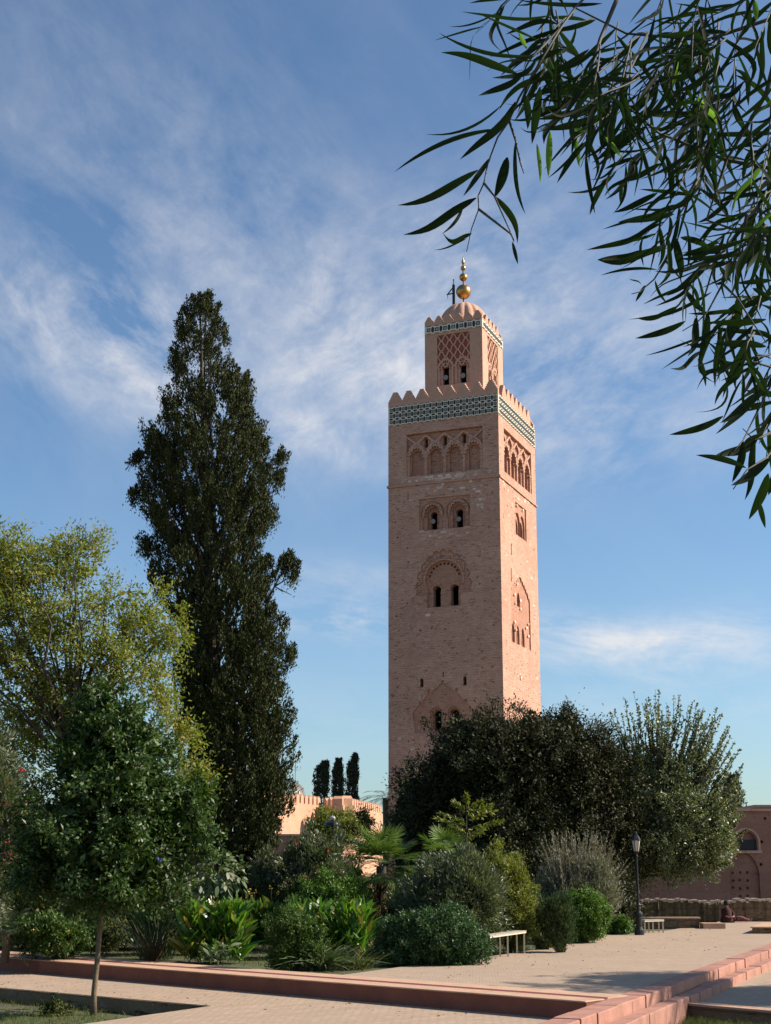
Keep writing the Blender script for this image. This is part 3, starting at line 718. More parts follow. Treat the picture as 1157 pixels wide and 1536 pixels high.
# steps on the right
def line(p, q, z): a, b_ = gnd(*p, z), gnd(*q, z); return a, (b_-a).normalized()
ZS1, ZS2, ZR = .03, -.15, -.33
s1a, s1d = line((803, 1536), (1157, 1415), ZS1)
s1b, _ = line((847, 1536), (1157, 1423), ZS1)
sn = Vector((s1d.y, -s1d.x, 0))                  # points right of the steps
w1 = (gnd(935, 1506, ZS1) - s1a).dot(sn); print('step1 width', w1)
def sp(off, s): p = s1a + s1d*s + sn*off; return (p.x, p.y)
w2 = w1 + max(.35, (gnd(1062, 1480, ZS2) - s1a).dot(sn) - w1); print('w2', w2)
# garden terrain behind the kerb wall, and the plaza on it
far = 700
bedpoly = [tuple((KE - kd*120 + kn*.2).xy), tuple((KB + kn*.2).xy), sp(.02, 7.2), sp(.02, 200), (300, 700), (-700, 700)]
S(MB().slab(bedpoly, -.7, -.035).build('garden_bed', M['soil']))
pl = [gnd(*p).xy for p in ((512, 1463), (620, 1448), (722, 1437), (800, 1425), (862, 1413), (878, 1406), (862, 1404.5), (930, 1400), (1000, 1396), (1062, 1386), (1075, 1384), (1082, 1379.5))]
pl = [tuple(p) for p in pl]
S0 = [(60, pl[-1][1]), sp(.0, 75), sp(.0, 4.2)]
kback = lambda s: tuple((KA + kd*s + kn*kwid).xy)
plp = pl[:1] + [tuple((Vector((*pl[0], 0)) - kn*0).xy)][:0] + pl[1:] + [sp(.0, (pl[-1][1]-s1a.y)/s1d.y), sp(.0, (Vector((KB.x, KB.y, 0)) - s1a).dot(s1d) + .3), tuple((KB + kn*kwid*.9).xy)]
S(MB().slab(plp, -.30, .0).build('plaza', M['pave']))
# lower walk in front, with the sunken planter cut out of its corner
P1, P2_, P3 = gnd(-300, 1456.5, LOW), gnd(318, 1509, LOW), gnd(0, 1555, LOW)
P3 = P2_ + (gnd(120, 1537, LOW) - P2_)*3.0; P1 = P2_ + (gnd(0, 1481.5, LOW) - P2_)*3.0
lowp = [tuple((KE - kd*30 - kn*-.05).xy), tuple((KB + kd*.8 + kn*.05).xy), sp(.05, 2.0), sp(.05, -22), (P3.x, -2), tuple(P3.xy), tuple(P2_.xy), tuple(P1.xy)]
S(MB().slab(lowp, -.75, LOW).build('lower_walk', M['pave_low']))
S(MB().slab([tuple(P1.xy), tuple((P2_+Vector((.0, .0, 0))).xy), tuple(P3.xy), (P1.x, P3.y)], -.79, -.56).build('planter_soil', M['soil']))
pk = empty('planter_edging', (P2_.x, P2_.y, -.56), 'inner edging painted dark for its shade round the sunken planter at the lower left', 'edging')
em = MB()
for (a, b_) in ((P1, P2_), (P2_, P3)):
    d_ = (b_-a).normalized(); n_ = Vector((-d_.y, d_.x, 0)); n_ = n_ if n_.y*(1 if a is P1 else -1) < 0 else -n_
    q0, q1 = a, b_ + (d_*0 if a is P2_ else d_*0); em.slab([(q0.x, q0.y), (q1.x, q1.y), (q1.x+n_.x*.05, q1.y+n_.y*.05), (q0.x+n_.x*.05, q0.y+n_.y*.05)], -.58, LOW-.012)
em.build('edging_body', M['low_stone'], pk)  # shade of the inner face put into the colour by dark stone
kr = (KB - KE).length
def kp(s, off): p = KE + kd*s + kn*off; return (p.x, p.y)
kw = empty('kerb_wall', KE + kd*20, 'long low reddish kerb wall with a dark red groove between garden bed and lower path', 'kerb')
kw.location.z = LOW
g0_, g1_ = kwid*.40, kwid*.56
MB().slab([kp(0, 0), kp(kr, 0), kp(kr, g0_), kp(0, g0_)], LOW-.1, .012).build('front_course', M['kerb_face'], kw)
MB().slab([kp(0, -.03), kp(kr, -.03), kp(kr, g0_-.01), kp(0, g0_-.01)], .015, .045).build('coping', M['kerb_pale'], kw)
MB().slab([kp(0, g0_+.001), kp(kr-.1, g0_+.001), kp(kr-.1, g1_), kp(0, g1_)], LOW-.05, .040).build('red_groove', M['kerb_red'], kw)
MB().slab([kp(0, g1_+.002), kp(kr-.1, g1_+.002), kp(kr-.1, kwid), kp(0, kwid)], LOW-.05, .048).build('back_course', M['kerb_pale'], kw)
# two long stone steps
def blocks(mb, o0, o1, sa, sb, z0, z1, L=1.15, jit=.02):
    s = sa
    while s < sb:
        l = L*rngp.uniform(.8, 1.25); q = rngp.uniform(-jit, jit)
        mb.slab([sp(o0, s), sp(o1+q, s), sp(o1+q, s+l-.03), sp(o0, s+l-.03)], z0, z1 + rngp.uniform(-.008, .008)); s += l
    mb.slab([sp(o0+.03, sa), sp(o1-.06, sa), sp(o1-.06, sb), sp(o0+.03, sb)], z0, z1-.03)
    return mb
st = empty('stone_steps', Vector((*sp(w1, 8), ZR)), 'two long pink stone steps running along the edge of the plaza', 'steps')
blocks(MB(), 0, w1, -22, 75, -.75, ZS1).build('upper_step', M['step_stone'], st)
blocks(MB(), w1+.06, w2, -22, 75, -.75, ZS2).build('lower_step', M['step_stone'], st)
for o_ in list(st.children) + [c for c in kw.children if c.name.startswith('coping')]:
    bv = o_.modifiers.new('worn_edges', 'BEVEL'); bv.width = .018; bv.segments = 2; bv.limit_method = 'ANGLE'
# lower court right of the steps, split by a second kerb
c0, c1_ = gnd(1000, 1506, ZR), gnd(1157, 1520, ZR)
cd_ = (c1_-c0).normalized(); cn = Vector((-cd_.y, cd_.x, 0)); cn = cn if cn.y > 0 else -cn
A_ = c0 - cd_*1.2; B_e = c0 + cd_*45
def near_step(p, off=.0): s = (Vector((p.x, p.y, 0))-s1a).dot(s1d); return sp(w2-off, s)
S(MB().slab([sp(w2-.05, (c0-s1a).dot(s1d)), tuple(B_e.xy), (90, 62), sp(w2-.05, (62-s1a.y)/s1d.y)], -.75, ZR).build('lower_court', M['pave_low']))
k2 = empty('court_kerb', c0, 'short pale kerb crossing right of the stone steps above a grassy planter', 'kerb')
def k2p(s, off): p = c0 + cd_*s + cn*off; return (p.x, p.y)
s0_ = -(0.6)
MB().slab([k2p(s0_, -.13), k2p(45, -.13), k2p(45, .08), k2p(s0_, .08)], -.78, ZR+.018).build('front_course', M['low_stone'], k2)  # front given dark stone, so its shade sits in the colour
MB().slab([k2p(s0_, -.15), k2p(45, -.15), k2p(45, .08), k2p(s0_, .08)], ZR+.02, ZR+.06).build('coping', M['kerb_pale'], k2)
MB().slab([k2p(s0_, .083), k2p(45, .083), k2p(45, .20), k2p(s0_, .20)], -.5, ZR+.012).build('red_groove', M['kerb_red'], k2)
MB().slab([k2p(s0_, .203), k2p(45, .203), k2p(45, .34), k2p(s0_, .34)], -.5, ZR+.05).build('back_course', M['kerb_pale'], k2)
S(MB().slab([sp(w2-.1, -22), sp(w2-.1, (c0-s1a).dot(s1d)), tuple((B_e).xy), (60, -15)], -.79, -.60).build('court_planter_soil', M['soil']))

# ---- background walls on the right
def wallthing(name, label, cat, x0, x1, Y, ztop, th, mat, z0=-.1, holes=(), part='wall_body'):
    e_ = empty(name, (0.5*(x0+x1), Y, 0), label, cat)
    mb = MB(); fn = lambda u, z, d: (u, Y+d, z)
    holed(mb, rect(x0, x1, z0, ztop), list(holes), fn, 0, .22)
    mb.box(x0, x1, Y+.223, Y+th, z0, ztop)
    mb.build(part, mat, e_); return e_, fn
YW = 75.0
def wp(px, py, Y=YW): p = at(px, py, Y); return p.x, p.z
zt_w = wp(1130, 1217)[1]
holes = []
def disc(u, z, r): return [(u+r*math.cos(q), z+r*math.sin(q)) for q in np.linspace(0, 2*math.pi, 7)[:-1]]
x_, zA = wp(1116, 1247); _, zBn = wp(1116, 1276)
holes.append(arch(x_+.1, zBn, zA, .55, 1.0))
xa, zap_ = wp(1115, 1279.5); xl_, zsh = wp(1094.5, 1301); xr_, _ = wp(1139, 1301)
bl = parch((xl_+xr_)/2, .35, zsh-.3, zap_, (xr_-xl_)/2); holes.append(bl)
pxl = [(1148, 1228), (1143, 1263), (1142, 1297), (1102, 1240), (1108, 1232), (1080, 1262)]
holes += [disc(*wp(*p), .09) for p in pxl]
yw = []
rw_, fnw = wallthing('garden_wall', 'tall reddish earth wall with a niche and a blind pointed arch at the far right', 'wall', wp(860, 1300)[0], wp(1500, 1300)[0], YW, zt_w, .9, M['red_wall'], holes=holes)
dots = []
for (px0, px1, py0, py1, nx, ny, stag) in ((1100, 1134, 1309, 1344, 4, 4, 0), (1012, 1052, 1330, 1343, 4, 2, 0), (955, 1000, 1330, 1343, 4, 2, 0)):
    for i in range(nx):
        for j in range(ny):
            dots.append(disc(*wp(px0+(px1-px0)*i/(nx-1)+rngp.uniform(-1, 1), py0+(py1-py0)*j/(ny-1)+rngp.uniform(-1, 1)), .085))
db_ = MB(); holed(db_, [(a, b_) for a, b_ in parch((xl_+xr_)/2, .36, zsh-.32, zap_-.02, (xr_-xl_)/2-.01)], [d_ for d_ in dots if (xl_+.2 < d_[0][0] < xr_-.2) and d_[0][1] > .6], fnw, .12, .20)
db_.build('blind_arch_panel', M['red_wall'], rw_)
mo = MB(); mo.strip([(x_+.1 + .68*math.cos(q), zA-.55 + .68*math.sin(q)) for q in np.linspace(math.pi, 0, 14)] + [(x_+.78, zBn)], .10, fnw, -.04, .01)
mo.prism(rect(x_-.65, x_+.9, zBn-.14, zBn), fnw, -.06, .01); mo.build('niche_moulding', M['plaster'], rw_)
MB().prism(rect(x_-.5, x_+.7, zBn+.01, zBn+.55), fnw, .14, .2).build('niche_grille', M['iron'], rw_)
cp = MB(); cp.box(wp(860, 1300)[0], wp(1500, 1300)[0], YW-.1, YW+1.0, zt_w+.002, zt_w+.14); cp.build('coping', M['plaster'], rw_)
for (pa, pb) in ((1136, 1240),):
    x0_, z0_ = wp(pa, 1212, 80); x1_, _ = wp(pb, 1212, 80)
    hb_ = empty('flat_roofed_building', ((x0_+x1_)/2, 84, 0), 'flat roofed reddish building rising just above the earth wall at the right edge', 'building')
    MB().box(x0_, x1_, 80, 88, -.1, z0_).build('wall_body', M['red_wall'], hb_); MB().box(x0_-.2, x1_+.2, 79.8, 88.2, z0_+.002, z0_+.16).build('roof_edge', M['plaster'], hb_)
# low rubble wall at its foot
YL = 62.0
lw_ = empty('rubble_wall', (14, YL, 0), 'low mossy rubble wall with a crumbling pale top at the foot of the earth wall', 'wall')
xs = np.linspace(at(900, 1348, YL).x, at(1500, 1348, YL).x, 160); ztl = at(1100, 1349, YL).z
prof = [ztl + .05*math.sin(x*1.7) + rngp.normal()*.03 for x in xs]
mb = MB(); n = len(xs); y_off = [rngp.normal()*.03 for _ in xs]
vs = [(x, YL+o_, -.1) for x, o_ in zip(xs, y_off)] + [(x, YL+o_, z-.1) for x, z, o_ in zip(xs, prof, y_off)] + [(x, YL+.7, z-.1) for x, z in zip(xs, prof)] + [(x, YL+.7, -.1) for x in xs]
mb.add(vs, [(k*n+i, k*n+i+1, (k+1)*n+i+1, (k+1)*n+i) for k in range(3) for i in range(n-1)])
mb.build('wall_body', M['low_stone'], lw_)
mb = MB()
for i in range(0, n-1):
    z = prof[i]; x = xs[i]; l = xs[1]-xs[0]
    mb.box(x, x+l+.004*(i % 3), YL-.04-rngp.uniform(0, .04), YL+.65, z-.11-rngp.uniform(0, .05), z-.05+rngp.uniform(-.02, .03))
mb.build('crumbling_top', M['capstone'], lw_)
# ---- raised planters on the plaza
pe = empty('raised_planter', at(1000, 1384, 56), 'raised planter, side painted dark for its shade, with a thin pale rim behind the bench and lamp', 'planter'); pe.location.z = 0
def rim(mb, pts, w, z0, z1):
    for (a, b_) in zip(pts[:-1], pts[1:]):
        a, b_ = Vector(a), Vector(b_); t_ = (b_-a).normalized(); nn = Vector((-t_.y, t_.x))*w/2
        mb.slab([tuple(a-nn), tuple(b_-nn), tuple(b_+nn), tuple(a+nn)], z0, z1)
zr = .40
def q_(px, py, z): p = gnd(px, py, z); return (p.x, p.y)
a1, a2_, a3 = q_(925, 1376.2, zr), q_(1059, 1377.8, zr), q_(1058, 1380.5, zr)
yy_ = a1[1]
mb = MB(); mb.slab([(a1[0]-8, yy_), (a2_[0], yy_), (a2_[0], yy_+.35), (a1[0]-8, yy_+.35)], -.03, zr-.06); mb.build('planter_wall', M['low_stone'], pe)  # dark stone paints in the shade on the front face
mb = MB(); mb.slab([(a1[0]-8, yy_-.05), (a2_[0]+.05, yy_-.05), (a2_[0]+.05, yy_+.4), (a1[0]-8, yy_+.4)], zr-.058, zr); 
mb.slab([(a2_[0]+.02, yy_-.6), (a2_[0]+.85, yy_-.6), (a2_[0]+.85, yy_+.2), (a2_[0]+.052, yy_+.2)], -.02, .20); mb.build('pale_rim', M['kerb_pale'], pe)
pe2 = empty('low_platform', gnd(1180, 1390, .2), 'low pale topped platform at the right edge of the plaza', 'platform'); pe2.location.z = 0
pts = [q_(1128.5, 1391, .22), q_(1400, 1391, .22), q_(1400, 1385, .22), q_(1146, 1385, .22)]
MB().slab(pts, -.02, .19).build('platform_body', M['low_stone'], pe2); MB().slab([(pts[0][0]-.08, pts[0][1]-.08), (pts[1][0], pts[1][1]-.08), pts[2], (pts[3][0]-.05, pts[3][1])], .192, .235).build('platform_top', M['kerb_pale'], pe2)

# ---- far crenellated rampart
def rampart(p0, p1, zt_, label, th=1.0, mw=.72, gap=.36, mh=.8):
    p0, p1 = Vector((*p0, 0)), Vector((*p1, 0)); d = (p1-p0); L = d.length; d.normalize(); nrm = Vector((d.y, -d.x, 0))
    e_ = empty('crenellated_wall', (p0+p1)/2, label, 'wall', 'lengths of the crenellated pink rampart')
    def fn(u, z, dd): q = p0 + d*u - nrm*dd; return (q.x, q.y, z)
    MB().prism(rect(0, L, -.1, zt_), fn, 0, th).build('wall_body', M['far_wall'], e_)
    u = .1
    while u+mw < L:
        MB().prism([(u, zt_+.002), (u+mw, zt_+.002), (u+mw, zt_+mh*.7), (u+mw*.5, zt_+mh), (u, zt_+mh*.7)], fn, .1, th-.1).build('merlon', M['far_wall'], e_); u += mw+gap
    return e_
def gp(px, Y): p = at(px, 1300, Y); return (p.x, p.y)
rampart(gp(395, 114), gp(482, 127.3), at(450, 1205, 122).z, 'sunlit crenellated pink rampart nearest the tall cypress, under the satellite dish')
rampart(gp(482.5, 127.3), gp(514, 122.5), at(500, 1210, 126).z, 'shaded return of the crenellated pink rampart below the far cypresses')
rampart(gp(514.5, 122), gp(574, 141), at(530, 1211, 126).z, 'sunlit crenellated pink rampart beside the foot of the minaret')
bh = empty('shaded_wall', (gp(400, 78)[0], 78, 0), 'low reddish wall in shade seen between cypress trunk and oleander', 'wall')
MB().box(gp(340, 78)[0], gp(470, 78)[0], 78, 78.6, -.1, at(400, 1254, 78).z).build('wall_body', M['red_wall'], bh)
MB().box(gp(340, 78)[0], gp(470, 78)[0]+.03, 77.94, 78.66, at(400, 1254, 78).z+.002, at(400, 1254, 78).z+.1).build('coping', M['plaster'], bh)
sb = empty('distant_flat_building', at(470, 1290, 165), 'distant pink flat building behind the rampart carrying the satellite dish', 'building'); sb.location.z = 0
c_ = at(448, 1205, 140)
MB().box(c_.x-5, c_.x+1.6, 140, 146, -.1, c_.z).build('wall_body', M['far_wall'], sb)
MB().box(c_.x-5.1, c_.x+1.7, 139.9, 146.1, c_.z+.002, c_.z+.15).build('roof_edge', M['far_wall'], sb)
dc = at(447.5, 1187, 139.5); ds = empty('satellite_dish', (dc.x, dc.y+.6, c_.z), 'grey satellite dish on the roof beside the tall cypress', 'satellite dish')
dm_ = MB(); k = 20; vs = [(0, 0, -.25)]; fs = []
for i in range(1, 5):
    for j in range(k): r_ = .9*i/4; vs.append((r_*math.cos(2*math.pi*j/k), r_*math.sin(2*math.pi*j/k), -.25*(1-(i/4)**2)))
fs += [(0, 1+j, 1+(j+1) % k) for j in range(k)]
for i in range(3):
    for j in range(k): fs.append((1+i*k+j, 1+(i+1)*k+j, 1+(i+1)*k+(j+1) % k, 1+i*k+(j+1) % k))
q4 = Vector((.75, -.6, .35)).to_track_quat('Z', 'Y'); dm_.add([tuple(dc + q4 @ Vector(p)) for p in vs], fs)
dm_.build('reflector', M['cone'], ds); MB().tube([(dc.x, dc.y+.1, c_.z), (dc.x, dc.y+.1, dc.z)], .07).tube([tuple(dc), tuple(dc + q4 @ Vector((0, 0, .8)))], .03).build('mount', M['iron'], ds)
ma = at(443.5, 1140, 141); mt = empty('antenna_mast', (ma.x, 141, c_.z), 'thin antenna mast rising beside the satellite dish', 'mast')
MB().tube([(ma.x, 141, c_.z), (ma.x, 141, ma.z)], .035, 6).build('pole', M['cone'], mt); MB().tube([(ma.x-.3, 141, ma.z-1), (ma.x+.3, 141, ma.z-1)], .02, 5).build('crossbar', M['cone'], mt)

# ---- street lamps
def lamp(px, pbase, ptop, Y, label, grp='street lamps among the shrubs'):
    b0 = at(px, pbase, Y); h = at(px, ptop, Y).z; e_ = empty('street_lamp', (b0.x, b0.y, 0), label, 'street lamp', grp)
    s_ = h/3.5; x, y = b0.x, b0.y
    def la(prof, nm, mat, k=12): o_ = MB().lathe([(r*s_, z*s_) for r, z in prof], (x, y, 0), k); return o_.build(nm, mat, e_, smooth=False)
    la([(.17, 0), (.17, .16), (.13, .2), (.11, .26), (.11, .62), (.145, .66), (.145, .72), (.07, .80), (.055, .95), (.085, 1.0), (.05, 1.06)], 'base', M['iron'])
    la([(.05, 1.06), (.04, 1.3), (.035, 2.6), (.055, 2.62), (.055, 2.67), (.03, 2.7), (.03, 2.78)], 'pole', M['iron'])
    la([(.085, 2.80), (.145, 3.18)], 'glass', M['glass'], 6)
    fr_ = MB()
    for j in range(6):
        a = 2*math.pi*j/6; fr_.tube([(x+.09*s_*math.cos(a), y+.09*s_*math.sin(a), 2.79*s_), (x+.152*s_*math.cos(a), y+.152*s_*math.sin(a), 3.19*s_)], .012*s_, 5)
    fr_.lathe([(.06*s_, 2.76*s_), (.1*s_, 2.79*s_), (.1*s_, 2.81*s_)], (x, y, 0), 6); fr_.lathe([(.17*s_, 3.18*s_), (.17*s_, 3.21*s_), (.10*s_, 3.34*s_), (.05*s_, 3.38*s_), (.06*s_, 3.42*s_), (.02*s_, 3.5*s_)], (x, y, 0), 6)
    fr_.build('lantern_cap', M['iron'], e_); return e_
lamp(959.5, 1400, 1247, 50, 'black cast iron street lamp standing beside the small bench and raised planter')
b0 = at(498.5, 1290, 60); hz = at(498.5, 1226, 60).z; e_ = empty('street_lamp', (b0.x, 60, 0), 'street lamp with a wide dark disc shade behind the red flowering oleander', 'street lamp', 'street lamps among the shrubs')
MB().tube([(b0.x, 60, -.03), (b0.x, 60, hz-.3)], .05).build('pole', M['iron'], e_)
MB().lathe([(.30, -.36), (.34, -.34), (.30, -.22), (.12, -.16), (.07, -.14)], (b0.x, 60, hz), 18).build('lamp_shade', M['iron'], e_)
MB().ball((b0.x, 60, hz-.05), .12, 12, 8).build('globe', M['glass'], e_, smooth=True)

# ---- two slim benches
def bench(pts, h, label, legs):
    """pts: end points of the top on the ground plan"""
    a, b_ = Vector(pts[0]), Vector(pts[1]); t_ = (b_-a).normalized(); nn = Vector((-t_.y, t_.x)); L = (b_-a).length
    e_ = empty('bench', ((a.x+b_.x)/2, (a.y+b_.y)/2, 0), label, 'bench', 'slim backless benches at the edge of the plaza')
    wd = .15
    MB().slab([tuple(a-nn*wd), tuple(b_-nn*wd), tuple(b_+nn*wd), tuple(a+nn*wd)], h-.032, h).build('seat', M['bench_top'], e_)
    fr_ = MB(); 
    for sg in (-1, 1): fr_.slab([tuple(a+nn*wd*sg*.85-nn*.015), tuple(b_+nn*wd*sg*.85-nn*.015), tuple(b_+nn*wd*sg*.85+nn*.015), tuple(a+nn*wd*sg*.85+nn*.015)], h-.068, h-.034)
    fr_.build('seat_frame', M['bench'], e_)
    for q in legs:
        for sg in (-1, 1):
            c = a + t_*L*q + nn*wd*sg*.7; MB().box(c.x-.022, c.x+.022, c.y-.022, c.y+.022, 0.001, h-.087).build('leg', M['bench'], e_)
    return e_
p0 = gnd(728, 1440); p1 = gnd(783, 1430)
bench([(p0.x, p0.y), (p1.x, p1.y)], .60, 'slim pale bench beside the yellow green shrub and the clipped hedge', (.5, .97))
p0 = gnd(964, 1400); p1 = gnd(993, 1399)
bench([(p0.x, p0.y), (p1.x, p1.y)], .46, 'slim pale bench just right of the street lamp foot', (.03, .45, .97))
rk = gnd(838, 1418.5); mb = MB()
for i in range(9):
    pass
rs = np.random.default_rng(3); k = 12; vs = []; fs = []
for i in range(7):
    for j in range(k):
        f = 1 + rs.normal()*.08; th_ = math.pi/2*i/6; vs.append((rk.x + .22*math.cos(th_)*math.cos(2*math.pi*j/k)*f, rk.y + .16*math.cos(th_)*math.sin(2*math.pi*j/k)*f, -.03+.17*math.sin(th_)*f))
for i in range(6):
    for j in range(k): fs.append((i*k+j, i*k+(j+1) % k, (i+1)*k+(j+1) % k, (i+1)*k+j))
tag(MB().add(vs, fs).build('rock', M['rock'], None, smooth=False), 'rounded brown stone at the bed edge in front of the small conifers', 'rock')

# ---- seated person against the rubble wall
def person():
    base = gnd(1085, 1383); x0_, y0_ = base.x, 60.9
    e_ = empty('person', (x0_, y0_, 0), 'person in dark maroon clothes sitting on the ground against the rubble wall, legs stretched right', 'person')
    M['robe'] = plain('maroon_cloth', (.045, .012, .012), .95, var=.4, scale=9); M['skin'] = plain('skin', (.30, .15, .10), .6, var=.08, bmp=0); M['hair'] = plain('dark_headscarf', (.02, .012, .012), .9); M['trouser'] = plain('dusty_pink_cloth', (.16, .06, .06), .9, var=.3, scale=9)
    J = [(0, 0, .12, .17), (0, .02, .32, .17), (.0, .03, .50, .17), (0, .02, .58, .07), (0, .0, .66, .06), (.01, -.01, .75, .095), (.01, -.01, .84, .09),   # 0-6
         (-.17, .02, .53, .065), (-.22, -.08, .33, .05), (-.05, -.22, .24, .036), (.02, -.25, .23, .03),     # 7-10 left arm
         (.17, .02, .53, .065), (.26, -.08, .34, .05), (.22, -.25, .25, .036), (.16, -.29, .24, .03),        # 11-14 right arm
         (.14, -.10, .12, .10), (.52, -.16, .22, .075), (.92, -.18, .07, .05), (.97, -.19, .17, .035),      # 15-18 leg
         (.10, .08, .12, .10), (.50, .02, .14, .075), (.88, .02, .07, .05), (.93, .02, .17, .035)]          # 19-22
    E = [(0,1),(1,2),(2,3),(3,4),(4,5),(5,6),(2,7),(7,8),(8,9),(9,10),(2,11),(11,12),(12,13),(13,14),(0,15),(15,16),(16,17),(17,18),(0,19),(19,20),(20,21),(21,22)]
    for hand, sg in ((10, 1), (14, -1)):
        hx, hy, hz_, _ = J[hand]; 
        for k_ in range(5):
            a = len(J); sp_ = (k_-2)*.016; ln = (.05, .07, .075, .07, .055)[k_] 
            J.append((hx+sg*.02, hy-.01, hz_+sp_, .010)); J.append((hx+sg*(.02+ln*.6), hy-.02, hz_+sp_-.008, .009)); J.append((hx+sg*(.02+ln), hy-.005, hz_+sp_-.02, .008)); E += [(hand, a), (a, a+1), (a+1, a+2)]
    me = bpy.data.meshes.new('body'); me.from_pydata([j[:3] for j in J], E, []); ob = bpy.data.objects.new('tmp', me); col.objects.link(ob)
    sm = ob.modifiers.new('s', 'SKIN'); ob.modifiers.new('u', 'SUBSURF').levels = 2
    for i, j in enumerate(J): me.skin_vertices[0].data[i].radius = (j[3], j[3]); me.skin_vertices[0].data[i].use_root = (i == 0)
    bpy.context.view_layer.update(); m2_ = bpy.data.meshes.new_from_object(ob.evaluated_get(bpy.context.evaluated_depsgraph_get())); bpy.data.objects.remove(ob)
    m2_.materials.clear(); m2_.materials.append(M['robe']); m2_.materials.append(M['skin']); m2_.materials.append(M['trouser'])
    for p in m2_.polygons:
        c = p.center; p.material_index = 1 if (c.z > .62 or (c.z < .28 and c.y < -.2 and c.x < .3)) else (2 if c.x > .38 else 0); p.use_smooth = True
    bo = bpy.data.objects.new('body', m2_); col.objects.link(bo); bo.parent = e_
    hd = MB(); hd.lathe([(.01, .0), (.115, .01), (.125, .08), (.11, .16), (.06, .21), (.01, .225)], (x0_+.0, y0_+.02, .70), 14); hd.build('headscarf', M['hair'], e_, smooth=True)
    fc = MB()
    for s_ in (-1, 1): fc.ball((x0_+.115, y0_-.03+s_*.035, .80), .012, 6, 5)
    fc.tube([(x0_+.10, y0_-.03, .80), (x0_+.15, y0_-.035, .76)], .014, 6); fc.build('face_features', M['skin'], e_)
    rb_ = MB(); rb_.lathe([(.30, .0), (.29, .12), (.22, .30), (.19, .48), (.11, .60), (.07, .62)], (x0_, y0_, 0), 16); rb_.build('cloak', M['robe'], e_, smooth=True)
person()
# ================================================================ vegetation
SN = np.array
def ell(px, py, rx, ry, Y, dep=1.0):
    c = at(px, py, Y); k = Y/2161.0; return (SN(c), SN([rx*k, rx*k*dep, ry*k]))
def clumps(ells, n, inner=.45, lump=.14):
    w = SN([np.prod(e[1])**(2/3) for e in ells]); idx = rng.choice(len(ells), n, p=w/w.sum())
    C = SN([ells[i][0] for i in idx]); Rr = SN([ells[i][1] for i in idx]); d = rand_dirs(n)
    ph = d*5.0 + C*.9
    r = (inner + (1-inner)*rng.random(n)**.6)*(1 + lump*(np.sin(ph[:, 0]*1.3+ph[:, 2])+np.sin(ph[:, 1]*1.7-ph[:, 2]*1.1)))
    return C + d*Rr*r[:, None], unit(d/Rr), r
def foliage(name, mat, parent, ells, n, rc, nl, L, Wd, up=.2, rnd=.8, inner=.45, lump=.14, zmin=.05, fold=.15, outw=.6, lj=.35, pts=None, dens=1.7, core=.25, facing=True):
    if pts is None: P, O, r = clumps(ells, n, inner, lump)
    else: P, O = pts; n = len(P)
    nl = int(nl*dens); Wd = Wd*1.25; L = L*1.1
    rcv = rc*(.6+.8*rng.random(n))
    PP = np.repeat(P, nl, 0) + rng.normal(size=(n*nl, 3))*np.repeat(rcv, nl)[:, None]*.55
    D = unit(np.repeat(O, nl, 0)*outw + rand_dirs(n*nl)*rnd + SN([0, 0, up]))
    k = PP[:, 2] > zmin; PP, D = PP[k], D[k]; m_ = len(PP)
    Nf = unit(np.repeat(O, nl, 0)[k]*.75 + SN([0, 0, .45]) + rand_dirs(m_)*(.75 if facing else 9)); Sd = np.cross(Nf, D) + rand_dirs(m_)*.05
    q = QC(); q.leaves(PP, D, Sd, L*(1-lj+2*lj*rng.random(m_)), Wd*(1-lj+2*lj*rng.random(m_)), fold)
    if core and ells is not None:            # leaves deep inside the crown
        w = SN([np.prod(e[1])**(2/3) for e in ells]); nc = int(m_*core); ix = rng.choice(len(ells), nc, p=w/w.sum())
        cp = SN([ells[i][0] for i in ix]) + rand_dirs(nc)*SN([ells[i][1] for i in ix])*(rng.random(nc)**.45*.72)[:, None]; cp = cp[cp[:, 2] > zmin]; nc = len(cp)
        q.leaves(cp, rand_dirs(nc), rand_dirs(nc), L*2.0*(.7+.6*rng.random(nc)), Wd*2.4*(.7+.6*rng.random(nc)), fold)
    return q.build(name, mat, parent), P
def wood(name, mat, parent, base, top, r0, r1, targets=(), rb=.05, wob=.1, k=8, split=.4, sag=.0):
    mb = MB(); base, top = Vector(base), Vector(top); ns = 7; pts = []
    for i in range(ns+1):
        t = i/ns; p = base.lerp(top, t); w_ = wob*math.sin(math.pi*t); pts.append(p + Vector((rng.normal()*w_*.4, rng.normal()*w_*.4, 0)))
    rad = [r0*1.35] + [r0 + (r1-r0)*i/ns for i in range(1, ns+1)]
    mb.tube(pts, rad, k)
    t_ = mb.build(name, mat, parent, smooth=True)
    if len(targets):
        bb = MB()
        for T in targets:
            T = Vector(T); f = split + (1-split)*rng.random()*.95; i = min(ns-1, int(f*ns)); s_ = pts[i].lerp(pts[i+1], f*ns-i)
            d = T - s_; L = d.length; mid = s_ + d*.5 + Vector((rng.normal()*.06*L, rng.normal()*.06*L, (.08+rng.normal()*.05)*L)); q1 = s_.lerp(mid, .5) + Vector((0, 0, .03*L))
            bb.tube([s_, q1, mid, mid.lerp(T, .5)+Vector((0, 0, .02*L)), T], [rb, rb*.8, rb*.6, rb*.4, rb*.15], 5)
        bb.build('branches', mat, parent, smooth=True)
    return t_
def pick(P, n): return P[rng.choice(len(P), min(n, len(P)), replace=False)]
